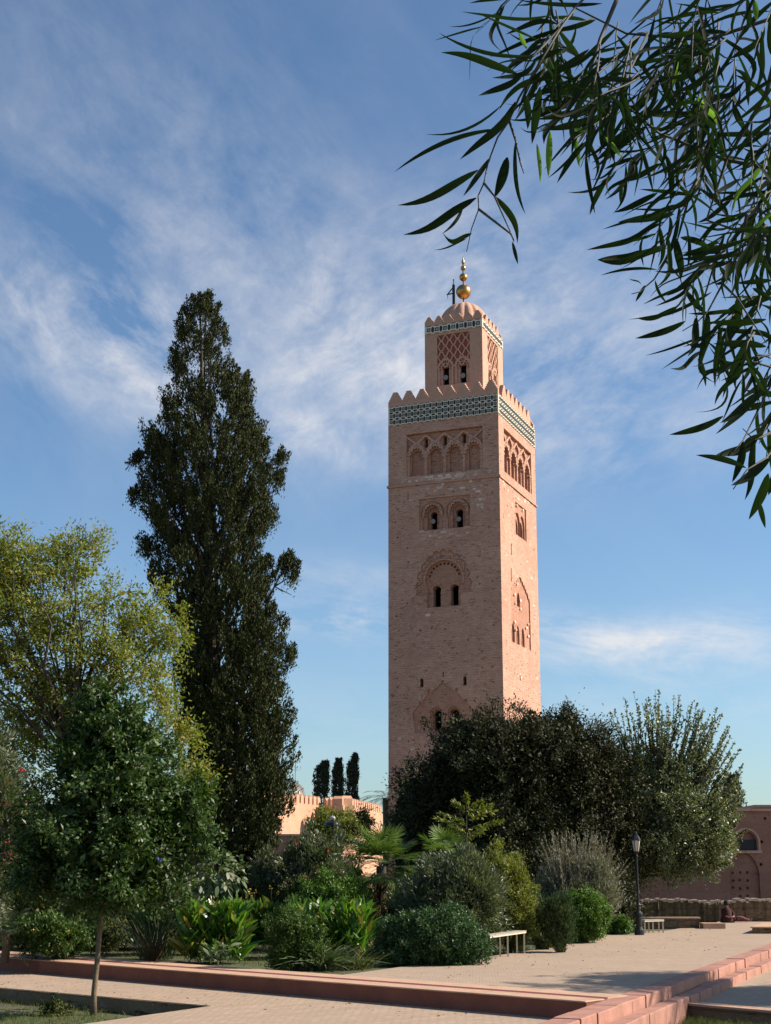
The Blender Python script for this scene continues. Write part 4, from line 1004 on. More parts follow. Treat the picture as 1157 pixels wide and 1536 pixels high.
LM = {
 'cypress': leafmat('cypress_scale', (.026, .038, .012), (.072, .080, .025), (.07, .045, .02), .75, .05, .15, p3=.04),
 'far_cyp': leafmat('far_cypress_scale', (.035, .045, .025), (.06, .07, .035), None, .8, .05, .2),
 'yellow': leafmat('yellowing_leaf', (.13, .165, .03), (.26, .29, .06), (.30, .20, .035), .55, .32, .2, p3=.14),
 'citrus_dark': leafmat('dark_glossy_leaf', (.024, .056, .008), (.062, .118, .017), (.10, .13, .03), .5, .2, .4, p3=.06),
 'citrus_light': leafmat('glossy_citrus_leaf', (.10, .125, .055), (.19, .215, .115), (.15, .16, .04), .45, .2, .5, p3=.1),
 'ficus': leafmat('dull_dark_leaf', (.020, .026, .009), (.048, .052, .018), (.085, .06, .025), .6, .1, .2, p3=.07),
 'olive': leafmat('silver_leaf', (.19, .195, .14), (.32, .32, .24), (.07, .08, .04), .55, .12, .35, p3=.2),
 'oleander': leafmat('oleander_leaf', (.055, .08, .035), (.15, .175, .095), (.28, .29, .21), .42, .2, .4, p3=.12),
 'hedge': leafmat('blue_green_leaf', (.030, .075, .022), (.07, .135, .045), (.10, .14, .05), .5, .15, .3, p3=.08),
 'box': leafmat('bright_box_leaf', (.05, .12, .012), (.10, .19, .02), (.14, .19, .03), .5, .25, .35, p3=.1),
 'thuja': leafmat('conifer_spray', (.03, .065, .025), (.07, .115, .035), (.10, .07, .03), .6, .12, .25, p3=.12),
 'yellow_shrub': leafmat('lime_leaf', (.12, .145, .022), (.23, .245, .045), (.10, .07, .03), .5, .3, .35, p3=.08),
 'canna': leafmat('broad_green_blade', (.04, .12, .015), (.12, .22, .03), (.26, .20, .04), .33, .35, .5, p3=.10),
 'palmfan': leafmat('fan_palm_leaf', (.08, .14, .03), (.17, .24, .07), (.2, .19, .09), .6, .25, .2, p3=.06),
 'palmdate': leafmat('feather_palm_leaf', (.035, .06, .025), (.10, .13, .06), (.14, .14, .08), .45, .15, .4, p3=.1),
 'agave': leafmat('strap_leaf', (.06, .10, .035), (.16, .21, .10), (.20, .20, .14), .5, .15, .3, p3=.2),
 'grass': leafmat('grass_blade', (.055, .08, .018), (.13, .15, .035), (.22, .19, .08), .6, .3, .25, p3=.15),
 'weeds': leafmat('ground_cover_leaf', (.04, .065, .016), (.10, .12, .03), (.16, .13, .05), .6, .2, .25, p3=.12),
 'branch': leafmat('willow_like_leaf', (.008, .014, .008), (.018, .026, .012), (.03, .06, .01), .7, .06, .06, (.08, .22, .02), p3=.05),  # near-black tone carries the shade of undersides turned from the sun
 'box_dark': leafmat('dark_box_leaf', (.036, .08, .014), (.09, .155, .028), (.10, .12, .03), .5, .2, .3, p3=.08),
 'young': leafmat('young_backlit_leaf', (.05, .12, .012), (.09, .19, .02), None, .5, .5, .25, (.20, .42, .03)),
 'flower_red': leafmat('red_petal', (.55, .03, .06), (.75, .10, .14), None, .5, .3, .3),
 'flower_pink': leafmat('pink_petal', (.70, .16, .22), (.80, .35, .40), None, .5, .3, .3),
 'flower_white': leafmat('white_petal', (.75, .70, .62), (.85, .82, .75), None, .5, .3, .3),
 'flower_yellow': leafmat('yellow_petal', (.70, .45, .04), (.8, .6, .08), None, .5, .3, .3),
 'skirt': leafmat('dry_frond', (.10, .06, .03), (.22, .14, .07), None, .8, .1, .2),
}
def root(name, px, py, Y, label, cat, group=None):
    p = at(px, py, Y); return empty(name, (p.x, p.y, -.035), label, cat, group)
# ---------------------------------------------------------------- tall cypress
CYP = [(450,285,315),(480,262,335),(520,255,350),(560,242,375),(600,238,390),(650,202,400),(680,199,425),(720,197,427),(760,197,425),(800,206,412),(850,212,412),(900,230,424),(950,250,436),(1000,255,438),(1050,260,445),(1100,265,450),(1150,268,448),(1200,268,440),(1250,280,425),(1290,320,400)]
def cypress_pts(prof, Y, n, depth=.8, fill=.35, ysh=0):
    ys = SN([p[0] for p in prof], float); xl = SN([p[1] for p in prof], float); xr = SN([p[2] for p in prof], float); wd = xr-xl
    cdf = np.cumsum(wd+18); cdf /= cdf[-1]; y = np.interp(rng.random(n), cdf, ys)
    a = np.interp(y, ys, xl); b_ = np.interp(y, ys, xr); cx = (a+b_)/2; hw = (b_-a)/2
    th_ = rng.random(n)*2*math.pi; rr = 1.0*(fill + (1-fill)*rng.random(n)**.42)
    rr *= 1 + .10*np.sin(y*.09+th_*3) - .05
    P, O = [], []
    for i in range(n):
        c = at(cx[i], y[i], Y); k = Y/2161; P.append((c.x + hw[i]*k*rr[i]*math.cos(th_[i]), c.y + hw[i]*k*depth*rr[i]*math.sin(th_[i]), c.z)); O.append((math.cos(th_[i]), math.sin(th_[i]), 0))
    return SN(P), SN(O), rr
def cypress(px, prof, Y, label, n, rc, nl, L, Wd, mat, r0, group=None, extra=None, thin=None, nbr=60):
    top = at(prof[0][1]*.5+prof[0][2]*.5, prof[0][0]+6, Y); e_ = root('cypress_tree', px, 1300, Y, label, 'tree', group)
    P, O, r = cypress_pts(prof, Y, n)
    if thin is not None: k = thin(P); P, O = P[k], O[k]
    if extra is not None: P = np.concatenate([P, extra]); O = np.concatenate([O, unit(extra*0+SN([1, 0, 0]))])
    # upright plumes: each clump stretched along its rising twig
    q = QC(); m_ = len(P)*nl
    ax = unit(np.repeat(O, nl, 0)*.35 + SN([0, 0, 1.0]) + rng.normal(size=(m_, 3))*.12)
    t = rng.random(m_)[:, None]; rcv = np.repeat(rc*(.6+.8*rng.random(len(P))), nl)[:, None]
    PP = np.repeat(P, nl, 0) + ax*rcv*(t*2.0-1.0)*.9 + rng.normal(size=(m_, 3))*rcv*.38*(1.15-t)
    D = unit(ax + rand_dirs(m_)*.55)
    q.leaves(PP, D, rand_dirs(m_), L*(.6+.8*rng.random(m_)), Wd*(.6+.8*rng.random(m_)), .2)
    if nbr > 10:
        Pc, Oc, rc_ = cypress_pts([p for p in prof if p[0] > 560], Y, 46000, fill=0.0); Pc = Pc[rc_ < .66]; cxs = np.array([e_.location.x]); ax0 = np.interp(CZ+(1300-np.interp(Pc[:, 2], [0, 1], [0, 1]))*0, [0, 1], [0, 1]) if False else None
        kk = rng.random(len(Pc)) < np.clip((at(0, 640, Y).z - Pc[:, 2])/6.0, .15, 1); hole = (np.sin(Pc[:, 2]*3.1+Pc[:, 0]*5)+np.sin(Pc[:, 2]*1.7-Pc[:, 0]*4.1+Pc[:, 1])) > .5; kk &= ~(hole & (Pc[:, 2] > at(0, 1010, Y).z)); Pc = Pc[kk]
        q.leaves(Pc, unit(rand_dirs(len(Pc))*.6+SN([0, 0, 1.0])), rand_dirs(len(Pc)), .20, .085, .2)
    q.build('crown', LM[mat], e_)
    if nbr:
        mb = MB(); b0 = Vector((e_.location.x, e_.location.y, -.05))
        mb.tube([b0, b0.lerp(top, .3)+Vector((.08, 0, 0)), b0.lerp(top, .65), top], [r0*1.3, r0*.9, r0*.5, .03], 9)
        for a_, h_ in ((-.9, .42), (.7, .5), (-.35, .72), (.35, .8), (-1.3, .3)):
            tp = b0.lerp(top, h_+.12) + Vector((a_*.9, rng.normal()*.4, 0)); mb.tube([b0.lerp(top, .02), b0.lerp(top, .12)+Vector((a_*.55, .1, 0)), b0.lerp(top, h_*.7)+Vector((a_*.8, .1, 0)), tp], [r0*.6, r0*.45, r0*.3, .03], 7)
        mb.build('trunk', M['bark_dark'], e_, smooth=True)
        bb = MB()
        for T in pick(P, nbr):
            z = T[2]*.78; f = z/max(top.z, .1); s_ = b0.lerp(top, min(.95, max(.03, f))); T = Vector(T); bb.tube([s_, s_.lerp(T, .5)+Vector((0, 0, -.15)), T], [.05, .035, .012], 5)
        bb.build('branches', M['bark_dark'], e_)
    return e_
YC = 46.0
def thinC(P):
    # the left flank is looser, and gaps open beside the stems
    x = P[:, 0]/YC*2161+CX; keep = np.ones(len(P), bool)
    hole = (np.sin(P[:, 2]*3.1+P[:, 0]*5)+np.sin(P[:, 2]*1.7-P[:, 0]*4.1+P[:, 1])) > .35
    y = 1300-(P[:, 2]-CZ)/YC*2161
    keep &= ~(hole & (x < 330) & (y < 1010) & (rng.random(len(P)) < .70))
    keep &= ~((y < 640) & (rng.random(len(P)) < .30) & (x < 345))
    gap = (np.abs(x-322-np.sin(P[:, 2]*2)*5) < 6) & (y > 860) & (y < 1010); keep &= ~gap
    return keep
ex = []
for (px, py, s_, n_) in ((432, 838, 7, 7), (442, 850, 7, 7), (426, 858, 6, 5), (440, 868, 5, 5), (420, 845, 5, 4), (318, 470, 8, 5), (420, 690, 7, 10), (436, 985, 6, 8), (272, 500, 5, 5), (262, 545, 7, 5), (205, 690, 7, 8), (203, 745, 8, 8), (216, 822, 7, 8)):
    for i in range(n_): c = at(px+rng.normal()*s_*.6, py+rng.normal()*s_*.6, YC+rng.normal()*.2); ex.append(tuple(c))
cyp = cypress(330, CYP, YC, 'very tall dark cypress with an open ragged top and several stems, left of the minaret', 3300, .26, 80, .105, .042, 'cypress', .26, extra=SN(ex), thin=thinC, nbr=110)
tw = MB(); s_ = at(405, 880, YC)
for px, py in ((441, 862), (430, 845), (438, 893), (425, 888)): tw.tube([at(398, 905, YC), at(412, 880, YC), at(px, py, YC)], [.04, .03, .01], 5)
tw.build('side_twig', M['bark_dark'], cyp)
# ---------------------------------------------------------------- yellowing tree on the left
YT = 40.0
ye = [ell(25, 850, 60, 55, YT), ell(110, 840, 62, 52, YT+1), ell(60, 930, 85, 55, YT), ell(185, 905, 62, 40, YT+.5), ell(235, 950, 55, 45, YT+.5), ell(150, 985, 70, 50, YT), ell(30, 1010, 75, 60, YT), ell(235, 1025, 45, 45, YT), ell(-60, 950, 90, 130, YT), ell(120, 1060, 90, 50, YT+1), ell(-30, 860, 70, 60, YT+1), ell(285, 1175, 38, 34, YT-1), ell(255, 1100, 40, 45, YT), ell(30, 1110, 70, 70, YT+1)]
e_ = root('chinaberry_tree', 95, 1420, YT, 'broad loose crowned tree with yellowing leaves and bead clusters at the upper left', 'tree')
cr, P = foliage('crown', LM['yellow'], e_, ye, 720, .36, 60, .12, .040, up=-.05, rnd=.9, inner=.3, lump=.24, dens=1.25, core=.02)
k = P[:, 2] > 4; tg = pick(P[k], 45)
wood('trunk', M['bark_dark'], e_, (e_.location.x, YT, -.05), at(105, 1080, YT), .17, .11, tg, .045, split=.75)
mb = MB()                                       # main limbs
for (px, py) in ((20, 850), (110, 850), (200, 900), (240, 960), (60, 900), (-60, 900), (150, 900)):
    a = at(105, 1100, YT); b_ = at(px, py, YT+rng.normal()*.8); mid = a.lerp(b_, .5)+Vector((rng.normal()*.2, rng.normal()*.3, -.1)); mb.tube([a, a.lerp(mid, .5), mid, mid.lerp(b_, .5)+Vector((rng.normal()*.25, 0, .25)), b_], [.07, .06, .045, .03, .012], 6)
mb.build('limbs', M['bark_dark'], e_, smooth=True)
Pb = pick(P, 60); q = QC(); n_ = 40; PP = np.repeat(Pb, n_, 0)+rng.normal(size=(len(Pb)*n_, 3))*SN([.13, .13, .16]); q.leaves(PP, rand_dirs(len(PP)), rand_dirs(len(PP)), .045, .045, .5); q.build('bead_clusters', leafmat('amber_bead', (.26, .15, .03), (.38, .24, .05), None, .5, .15, .3), e_)
# ---------------------------------------------------------------- dark orange tree in the sunken planter
YO = gnd(142, 1523, -.56).y
print('YO', YO)
e_ = root('orange_tree', 143, 1523, YO, 'small dark glossy orange tree with a thin bare trunk in the sunken grass planter', 'tree'); e_.location.z = -.56
oe = [ell(180, 1270, 138, 80, YO), ell(172, 1190, 122, 86, YO), ell(160, 1100, 72, 66, YO), ell(205, 1120, 52, 52, YO), ell(80, 1265, 62, 75, YO), ell(265, 1235, 58, 72, YO), ell(120, 1140, 52, 52, YO), ell(165, 1325, 118, 46, YO), ell(300, 1200, 30, 30, YO), ell(150, 1050, 24, 28, YO), ell(50, 1310, 40, 40, YO)]
cr, P = foliage('crown', LM['citrus_dark'], e_, oe, 760, .16, 30, .098, .036, up=-.1, rnd=.75, inner=.30, lump=.22, zmin=1.0, fold=.3)
q = QC(); mb = MB()
for i in range(110):
    ey_ = rng.uniform(1020, 1350); hw_ = float(np.interp(ey_, [1020, 1060, 1110, 1170, 1230, 1300, 1350], [10, 48, 88, 128, 145, 150, 112])); sg_ = 1 if rng.random() < .5 else -1; ex_ = 168 + sg_*hw_*rng.uniform(.82, 1.12); T = at(ex_, ey_-rng.uniform(0, 16), YO+rng.normal()*.5); B_ = at(168+(ex_-168)*.74, ey_+12, YO+rng.normal()*.4)
    n_ = 26; t = rng.random(n_); pts = SN(tuple(B_)) + SN(tuple(T-B_))*t[:, None]; sd_ = rand_dirs(n_); d = unit(SN(tuple((T-B_).normalized()))*.6+sd_*.8+SN([0, 0, -.15])); q.leaves(pts, d, np.cross(unit(SN([.5, -.2, .6])+rand_dirs(n_)*.7), d), .11*(.6+.6*rng.random(n_)), .046, .3); mb.tube([B_, T], [.008, .003], 4)
q.build('outer_shoots', LM['citrus_dark'], e_); mb.build('shoot_stems', M['twig'], e_)
tb = at(140, 1521, YO); tb.z = -.58
mb = MB(); p_ = [tb, at(141, 1490, YO), at(146, 1440, YO), at(150, 1390, YO), at(152, 1340, YO), at(160, 1260, YO)]; mb.tube(p_, [.072, .055, .052, .05, .055, .04], 10); mb.build('trunk', M['bark'], e_, smooth=True)
mb = MB()
for T in pick(P, 60): T = Vector(T); a = at(152, 1330-rng.random()*60, YO); mb.tube([a, a.lerp(T, .5)+Vector((0, 0, .05)), T], [.025, .015, .005], 5)
mb.build('branches', M['bark_dark'], e_)
q = QC(); c = SN(at(240, 1290, YO-1.1)); q.leaves(c+rng.normal(size=(5, 3))*.02, rand_dirs(5), rand_dirs(5), .05, .05); q.build('blue_flower', leafmat('blue_petal', (.05, .05, .5), (.08, .08, .7)), e_)
# ---------------------------------------------------------------- big dark tree before the minaret
YB = 56.0
e_ = root('evergreen_tree', 760, 1395, YB, 'wide dense dark evergreen tree hiding the lower right of the minaret', 'tree')
be = [ell(760, 1160, 130, 95, YB), ell(700, 1130, 70, 55, YB), ell(830, 1115, 90, 52, YB), ell(650, 1190, 55, 65, YB), ell(870, 1180, 80, 90, YB), ell(760, 1250, 150, 85, YB), ell(900, 1150, 45, 60, YB), ell(640, 1250, 50, 60, YB), ell(745, 1105, 60, 35, YB), ell(870, 1270, 85, 70, YB), ell(930, 1250, 60, 80, YB), ell(800, 1085, 30, 22, YB), ell(850, 1078, 26, 18, YB), ell(690, 1090, 26, 18, YB)]
cr, P = foliage('crown', LM['ficus'], e_, be, 1500, .32, 38, .12, .042, up=.15, rnd=.7, inner=.4, lump=.2)
wood('trunk', M['bark_dark'], e_, (e_.location.x, YB, -.05), at(765, 1230, YB), .32, .2, pick(P, 60), .09)
# ---------------------------------------------------------------- orange tree on the right
YR = 57.0
e_ = root('citrus_tree', 935, 1392, YR, 'tall glossy citrus tree with upright leafy shoots, right of the dark evergreen', 'tree')
re_ = [ell(980, 1225, 80, 85, YR), ell(1025, 1230, 72, 66, YR), ell(1040, 1275, 62, 46, YR), ell(1070, 1255, 38, 45, YR), ell(955, 1170, 40, 40, YR), ell(1005, 1170, 48, 40, YR), ell(975, 1270, 75, 60, YR), ell(940, 1180, 50, 75, YR)]
cr, P = foliage('crown', LM['citrus_light'], e_, re_, 900, .26, 36, .105, .045, up=.25, rnd=.75, inner=.35, lump=.12, fold=.3)
wood('trunk', M['bark_dark'], e_, (at(935, 1390, YR).x, YR+1.5, -.05), at(985, 1230, YR), .16, .12, pick(P, 50), .07)
tips = [(988, 1033), (1008, 1040), (965, 1048), (936, 1045), (1020, 1040), (1047, 1050), (953, 1044), (921, 1063), (1079, 1064), (1098, 1085), (1104, 1112), (1110, 1130), (1112, 1160), (1113, 1190), (1120, 1243), (1112, 1205), (1035, 1055), (1060, 1075), (975, 1062), (1085, 1100), (945, 1070), (998, 1055), (1100, 1145), (1098, 1270), (1108, 1225), (925, 1095), (1070, 1120)]
q = QC(); mb = MB()
A_ = SN([-8, 0, 19, 35, 52, 66, 90, 105, 118, 135]); R_l = SN([100, 115, 138, 158, 205, 246, 252, 238, 170, 110])
jobs = [(px, py) for px, py in tips]
for i in range(210):
    a = rng.uniform(-5, 122); r_ = np.interp(a, A_, R_l)*(1-.38*rng.random()**1.6)*(.93+.1*rng.random()); jobs.append((985+r_*math.cos(R(a)), 1290-r_*math.sin(R(a))))
for (px, py) in jobs:
    T = at(px+rng.normal()*2.5, py+rng.normal()*4, YR+rng.normal()*.9); f_ = rng.uniform(.52, .72); B_ = at(985+(px-985)*f_, 1290+(py-1290)*f_, YR+rng.normal()*.4)
    bnd = Vector((rng.normal()*.08, rng.normal()*.1, -.10)); n_ = 70; t = rng.random(n_)
    ax = (T-B_); pts = SN([tuple(B_.lerp(T, x) + bnd*(4*x*(1-x))) for x in t]); side = rand_dirs(n_); d = unit(SN(tuple(ax.normalized()))*.7+side*.85)
    q.leaves(pts, d, np.cross(unit(side*.4+SN([.5, -.3, .7])+rand_dirs(n_)*.6), d), .175*(.6+.5*rng.random(n_))*(1.1-.35*t), .085, .3); mb.tube([B_, B_.lerp(T, .5)+bnd, T], [.03, .018, .005], 5)
q.build('leafy_shoots', LM['citrus_light'], e_); mb.build('shoot_stems', M['bark_dark'], e_)
# far conifer at its right shoulder
cypress(1100, [(1170, 1092, 1104), (1185, 1086, 1110), (1200, 1083, 1113), (1225, 1082, 1114), (1300, 1085, 1112)], 100, 'distant grey green conifer behind the right edge of the citrus tree', 120, .45, 30, .22, .09, 'far_cyp', .15, nbr=0)
# ---------------------------------------------------------------- far trees beyond the rampart
for lab, prof in (('leftmost of the three far dark cypresses, blunt with two stems, beyond the rampart', [(1147, 484, 492), (1158, 472, 495), (1175, 469, 495), (1190, 470, 494), (1210, 470, 494)]),
                  ('middle of the three far dark cypresses, narrowest, beyond the rampart', [(1144, 505, 512), (1156, 500, 515), (1172, 496, 516), (1190, 498, 516), (1210, 499, 515)]),
                  ('tallest and rightmost of the three far dark cypresses beyond the rampart', [(1136, 532, 536), (1148, 522, 537), (1162, 519, 541), (1180, 517, 537), (1210, 514, 540)])):
    cypress(prof[-1][1]*.5+prof[-1][2]*.5, [(y_, l_+1.5, r_-1.5) for y_, l_, r_ in prof], 150, lab, 240, .34, 34, .22, .085, 'far_cyp', .2, 'three far cypresses beyond the rampart', nbr=3)
e_ = root('round_shrub', 500, 1300, 118, 'olive green bushy shrub in front of the crenellated rampart', 'shrub')
foliage('foliage', LM['yellow_shrub'], e_, [ell(492, 1240, 26, 32, 95), ell(512, 1240, 24, 26, 95), ell(480, 1255, 24, 22, 95)], 200, .3, 30, .14, .06)
foliage('inner_foliage', LM['ficus'], e_, [ell(505, 1250, 42, 22, 96), ell(545, 1235, 16, 22, 96)], 130, .35, 30, .14, .06)
# palms
def feather_palm(px, pyc, Y, label, nf, FL, r0, mat, group=None, hang=.55, base=True, nseg=10, up0=.9, trunkm='bark', leaf=.45, lw=.03):
    c = at(px, pyc, Y); e_ = empty('date_palm', (c.x, c.y, -.035), label, 'palm tree', group)
    if base: MB().tube([(c.x, c.y, -.05), (c.x+.05, c.y, c.z*.5), tuple(c)], [r0*1.2, r0, r0*1.1], 10).build('trunk', M[trunkm], e_)
    for i in range(nf):
        a = 2*math.pi*(i*.381966) + rng.normal()*.1; t_ = i/nf; el_ = up0*(1-t_*1.25) + rng.normal()*.1; L = FL*(.8+.3*rng.random())
        D = SN([math.cos(a)*math.cos(el_), math.sin(a)*math.cos(el_), math.sin(el_)]); ts = np.linspace(.02, 1, 34)
        pts = SN(tuple(c)) + D*L*ts[:, None] + SN([0, 0, -1])*(hang*L*ts**2)[:, None]
        tang = unit(D + SN([0, 0, -1])*(2*hang*ts)[:, None]); side = unit(np.cross(tang, SN([0, 0, 1.0])))
        q = QC(); 
        for sg in (-1, 1):
            P_ = pts[3:]; d = unit(side[3:]*sg + tang[3:]*.75 + SN([0, 0, .12]) + rng.normal(size=(len(P_), 3))*.06)
            q.ribbons(P_, d, SN([0, 0, -1.0]), leaf*np.sin(np.pi*(ts[3:]*.86+.12)), lw, .22, 3, 'blade', side=unit(np.cross(d, SN([0.1, 0, 1.0])))) 
        o_ = q.build('frond', LM[mat], e_)
        MB().tube([tuple(p) for p in pts[::5]], [.03*FL/2.5*(1-.8*x) for x in ts[::5]], 5).build('midrib', M['twig'], o_)
    return e_
feather_palm(579, 1197, 160, 'distant feathery date palm peeping from behind the left foot of the minaret', 30, 4.0, .35, 'palmdate', lw=.07, leaf=.6)
feather_palm(8, 1402, 36.5, 'low arching feather palm fronds at the left edge behind the kerb', 22, 1.25, .1, 'palmdate', None, .42, True, up0=1.2, leaf=.42, lw=.02)
def fan_palm(px, pyc, Y, label, nf, FL, r0, group=None, pl=.8, skirt=True):
    c = at(px, pyc, Y); e_ = empty('fan_palm', (c.x, c.y, -.035), label, 'palm tree', group)
    mb = MB(); mb.tube([(c.x, c.y, -.05), (c.x+.03, c.y, c.z*.4), tuple(c)], [r0*1.25, r0, r0*.9], 12); mb.build('trunk', M['bark_dark'], e_)
    if skirt:
        q = QC(); n_ = 500; zz = rng.random(n_)*(c.z-.5)+.35; a = rng.random(n_)*6.28; P_ = np.stack([c.x+r0*np.cos(a), c.y+r0*np.sin(a), zz], 1); q.ribbons(P_, unit(np.stack([np.cos(a), np.sin(a), -.2+0*a], 1)), SN([0, 0, -1.0]), .22, .035, .6, 3, 'blade', side=unit(np.stack([-np.sin(a), np.cos(a), 0*a], 1))); q.build('dry_skirt', LM['skirt'], e_)
    for i in range(nf):
        a = 2.4*i + rng.normal()*.15; el_ = 1.25 - 1.75*i/nf + rng.normal()*.08; L = pl*(.8+.35*rng.random())
        D = Vector((math.cos(a)*math.cos(el_), math.sin(a)*math.cos(el_), math.sin(el_))); tip = c + D*L + Vector((0, 0, -.06*L))
        st_ = MB().tube([c, c.lerp(tip, .5)+Vector((0, 0, .03)), tip], [.02, .016, .012], 5)
        S_ = D.cross(Vector((0, 0, 1))).normalized(); Nn = S_.cross(D).normalized(); ns = 36; ph = np.linspace(-1.95, 1.95, ns)
        dirs = SN([tuple((D*math.cos(p) + S_*math.sin(p)).normalized() + Nn*.12*abs(math.sin(p))) for p in ph])
        q = QC(); P_ = np.repeat(SN(tuple(tip))[None], ns, 0); ln = FL*(.72+.28*np.cos(ph*.6))
        q.ribbons(P_, dirs, SN([0, 0, -1.0]), ln, .026*FL/.6, .10+.2*rng.random(ns), 5, 'lance', side=unit(np.cross(dirs, SN(tuple(Nn)))))
        o_ = q.build('frond', LM['palmfan'], e_); st_.build('leaf_stalk', M['twig'], o_)
    return e_
fan_palm(572, 1300, 42, 'fan palm with a shaggy brown trunk in the middle of the garden bed', 34, .66, .16)
fan_palm(668, 1290, 43, 'smaller fan palm half hidden behind the large grey green oleander', 16, .6, .14, None, .7)
# ---------------------------------------------------------------- shrubs
def shrub(name, label, cat, boxes, Y, mat, n, rc, nl, L, Wd, group=None, up=.3, inner=.35, flower=None, stems=8, fold=.2, lump=.17, rnd=.8, outw=.6, dep=.9, zmin=.02):
    """boxes: (x0,x1,ytop,ybottom) in view, all standing at depth Y"""
    es = [ell((a+b_)/2, (c+d)/2, (b_-a)/2, (d-c)/2, Y+(dy[0] if dy else 0), dep) for (a, b_, c, d, *dy) in boxes]
    cx = np.mean([e[0][0] for e in es]); e_ = empty(name, (cx, Y, -.035), label, cat, group)
    o_, P = foliage('foliage', LM[mat], e_, es, n, rc, nl, L, Wd, up=up, inner=inner, fold=fold, lump=lump, rnd=rnd, outw=outw, zmin=zmin)
    if stems:
        mb = MB()
        for T in pick(P, stems): T = Vector(T); a = Vector((cx+rng.normal()*.08, Y+rng.normal()*.08, -.05)); mb.tube([a, a.lerp(T, .45)+Vector((0, 0, .1)), T], [.03, .02, .006], 5)
        mb.build('stems', M['bark_dark'], e_)
    if flower:
        for fm, k, zf, sz in flower:
            k_ = P[:, 2] > np.quantile(P[:, 2], zf); fr = P[k_ & (P[:, 1] < np.quantile(P[:, 1], .6))]; F_pts = pick(fr, k); q = QC(); m_ = 9
            PP = np.repeat(F_pts, m_, 0)+rng.normal(size=(len(F_pts)*m_, 3))*sz*.45 + SN([0, -rc*.5, rc*.3]); q.leaves(PP, rand_dirs(len(PP)), rand_dirs(len(PP)), sz, sz*.8, .3); q.build('flowers', LM[fm], e_)
    return e_
shrub('oleander_shrub', 'tall grey green oleander with pink flowers at the left edge', 'shrub', [(-80, 38, 1060, 1330), (-60, 62, 1130, 1350), (-90, 30, 1180, 1400)], 34, 'oleander', 320, .16, 44, .13, .020, flower=[('flower_red', 26, .2, .08), ('flower_pink', 16, .2, .08)], rnd=.55, outw=.9, up=.45)
shrub('oleander_shrub', 'oleander with scattered red flowers in the middle left of the bed', 'shrub', [(395, 500, 1262, 1385), (440, 525, 1248, 1370), (375, 440, 1275, 1370)], 45, 'oleander', 420, .17, 36, .13, .024, flower=[('flower_red', 10, .3, .055), ('flower_pink', 4, .6, .055), ('flower_white', 2, .4, .05)], rnd=.6, outw=.8, up=.5)
shrub('oleander_shrub', 'large grey green oleander right of the fan palm, behind the clipped hedge', 'shrub', [(630, 755, 1275, 1420), (600, 690, 1320, 1410), (680, 758, 1300, 1420)], 39, 'oleander', 620, .17, 40, .12, .022, flower=[('flower_red', 5, .2, .05)], rnd=.6, outw=.8, up=.5)
shrub('lime_shrub', 'yellow green feathery shrub standing behind the nearer bench', 'shrub', [(715, 790, 1272, 1400), (748, 806, 1290, 1425), (742, 800, 1330, 1432)], 40.3, 'yellow_shrub', 380, .15, 44, .075, .022, up=.4)
e_ = empty('sapling', tuple(at(697, 1300, 41).xy) + (-.035,), 'bright lime green sapling with tiered drooping leaves in front of the dark evergreen', 'sapling')
mb = MB(); mb.tube([(at(697, 1300, 41).x, 41, -.05), at(700, 1260, 41), at(700, 1200, 41)], [.04, .025, .01], 6)
q = QC()
for (px, py, sx_) in ((700, 1195, 0), (690, 1205, -14), (715, 1203, 14), (675, 1222, -22), (730, 1218, 18), (668, 1228, -26), (738, 1232, 26), (685, 1240, -14), (715, 1245, 20), (700, 1255, 8), (695, 1270, -12), (728, 1210, 12)):
    B_ = at(700, py+12, 41); T = at(px + sx_*.4, py, 41+rng.normal()*.3); mb.tube([B_, T], [.012, .004], 4); n_ = 80; t = rng.random(n_)**.7
    d_ = SN(tuple((T-B_).normalized())); q.leaves(SN(tuple(B_))+SN(tuple(T-B_))*t[:, None]*1.1, unit(d_+rand_dirs(n_)*.9+SN([0, 0, -.3])), rand_dirs(n_), .17*(.6+.6*rng.random(n_)), .05, .2)
q.build('foliage', LM['yellow_shrub'], e_); mb.build('stem', M['twig'], e_)
shrub('olive_shrub', 'silvery grey olive like shrub with upright wispy branches left of the street lamp', 'shrub', [(825, 905, 1290, 1372), (870, 932, 1305, 1378), (802, 870, 1308, 1375), (850, 915, 1280, 1340)], 47, 'olive', 430, .2, 34, .12, .016, up=.9, rnd=.5, outw=.7)
q = QC(); mb = MB(); e_ = [o for o in col.objects if o.get('label', '').startswith('silvery')][0]
for i in range(200):
    B_ = at(rng.uniform(835, 905), rng.uniform(1315, 1370), 47+rng.normal()*.5); T = at(B_.x/47*2161+CX+rng.normal()*12+(B_.x/47*2161+CX-868)*.55, rng.uniform(1243, 1305), 47+rng.normal()*.6); n_ = 50; t = rng.random(n_)
    q.leaves(SN(tuple(B_))+SN(tuple(T-B_))*t[:, None], unit(SN(tuple((T-B_).normalized()))*1.2+rand_dirs(n_)*.7), rand_dirs(n_), .10, .018, .2); mb.tube([B_, T], [.006, .003], 4)
q.build('wispy_shoots', LM['olive'], e_); mb.build('shoot_stems', M['bark'], e_)
shrub('clipped_shrub', 'rounded bright green clipped shrub nearest the street lamp', 'shrub', [(838, 912, 1337, 1412)], 45, 'box', 380, .10, 40, .05, .026, up=.1, inner=.75, lump=.05)
shrub('conifer_shrub', 'dwarf dark green conifer right of a pair, beside the rounded bright shrub', 'shrub', [(818, 862, 1345, 1420)], 40, 'thuja', 300, .10, 44, .07, .016, 'pair of dwarf conifers by the plaza edge', up=1.2, inner=.5, rnd=.45)
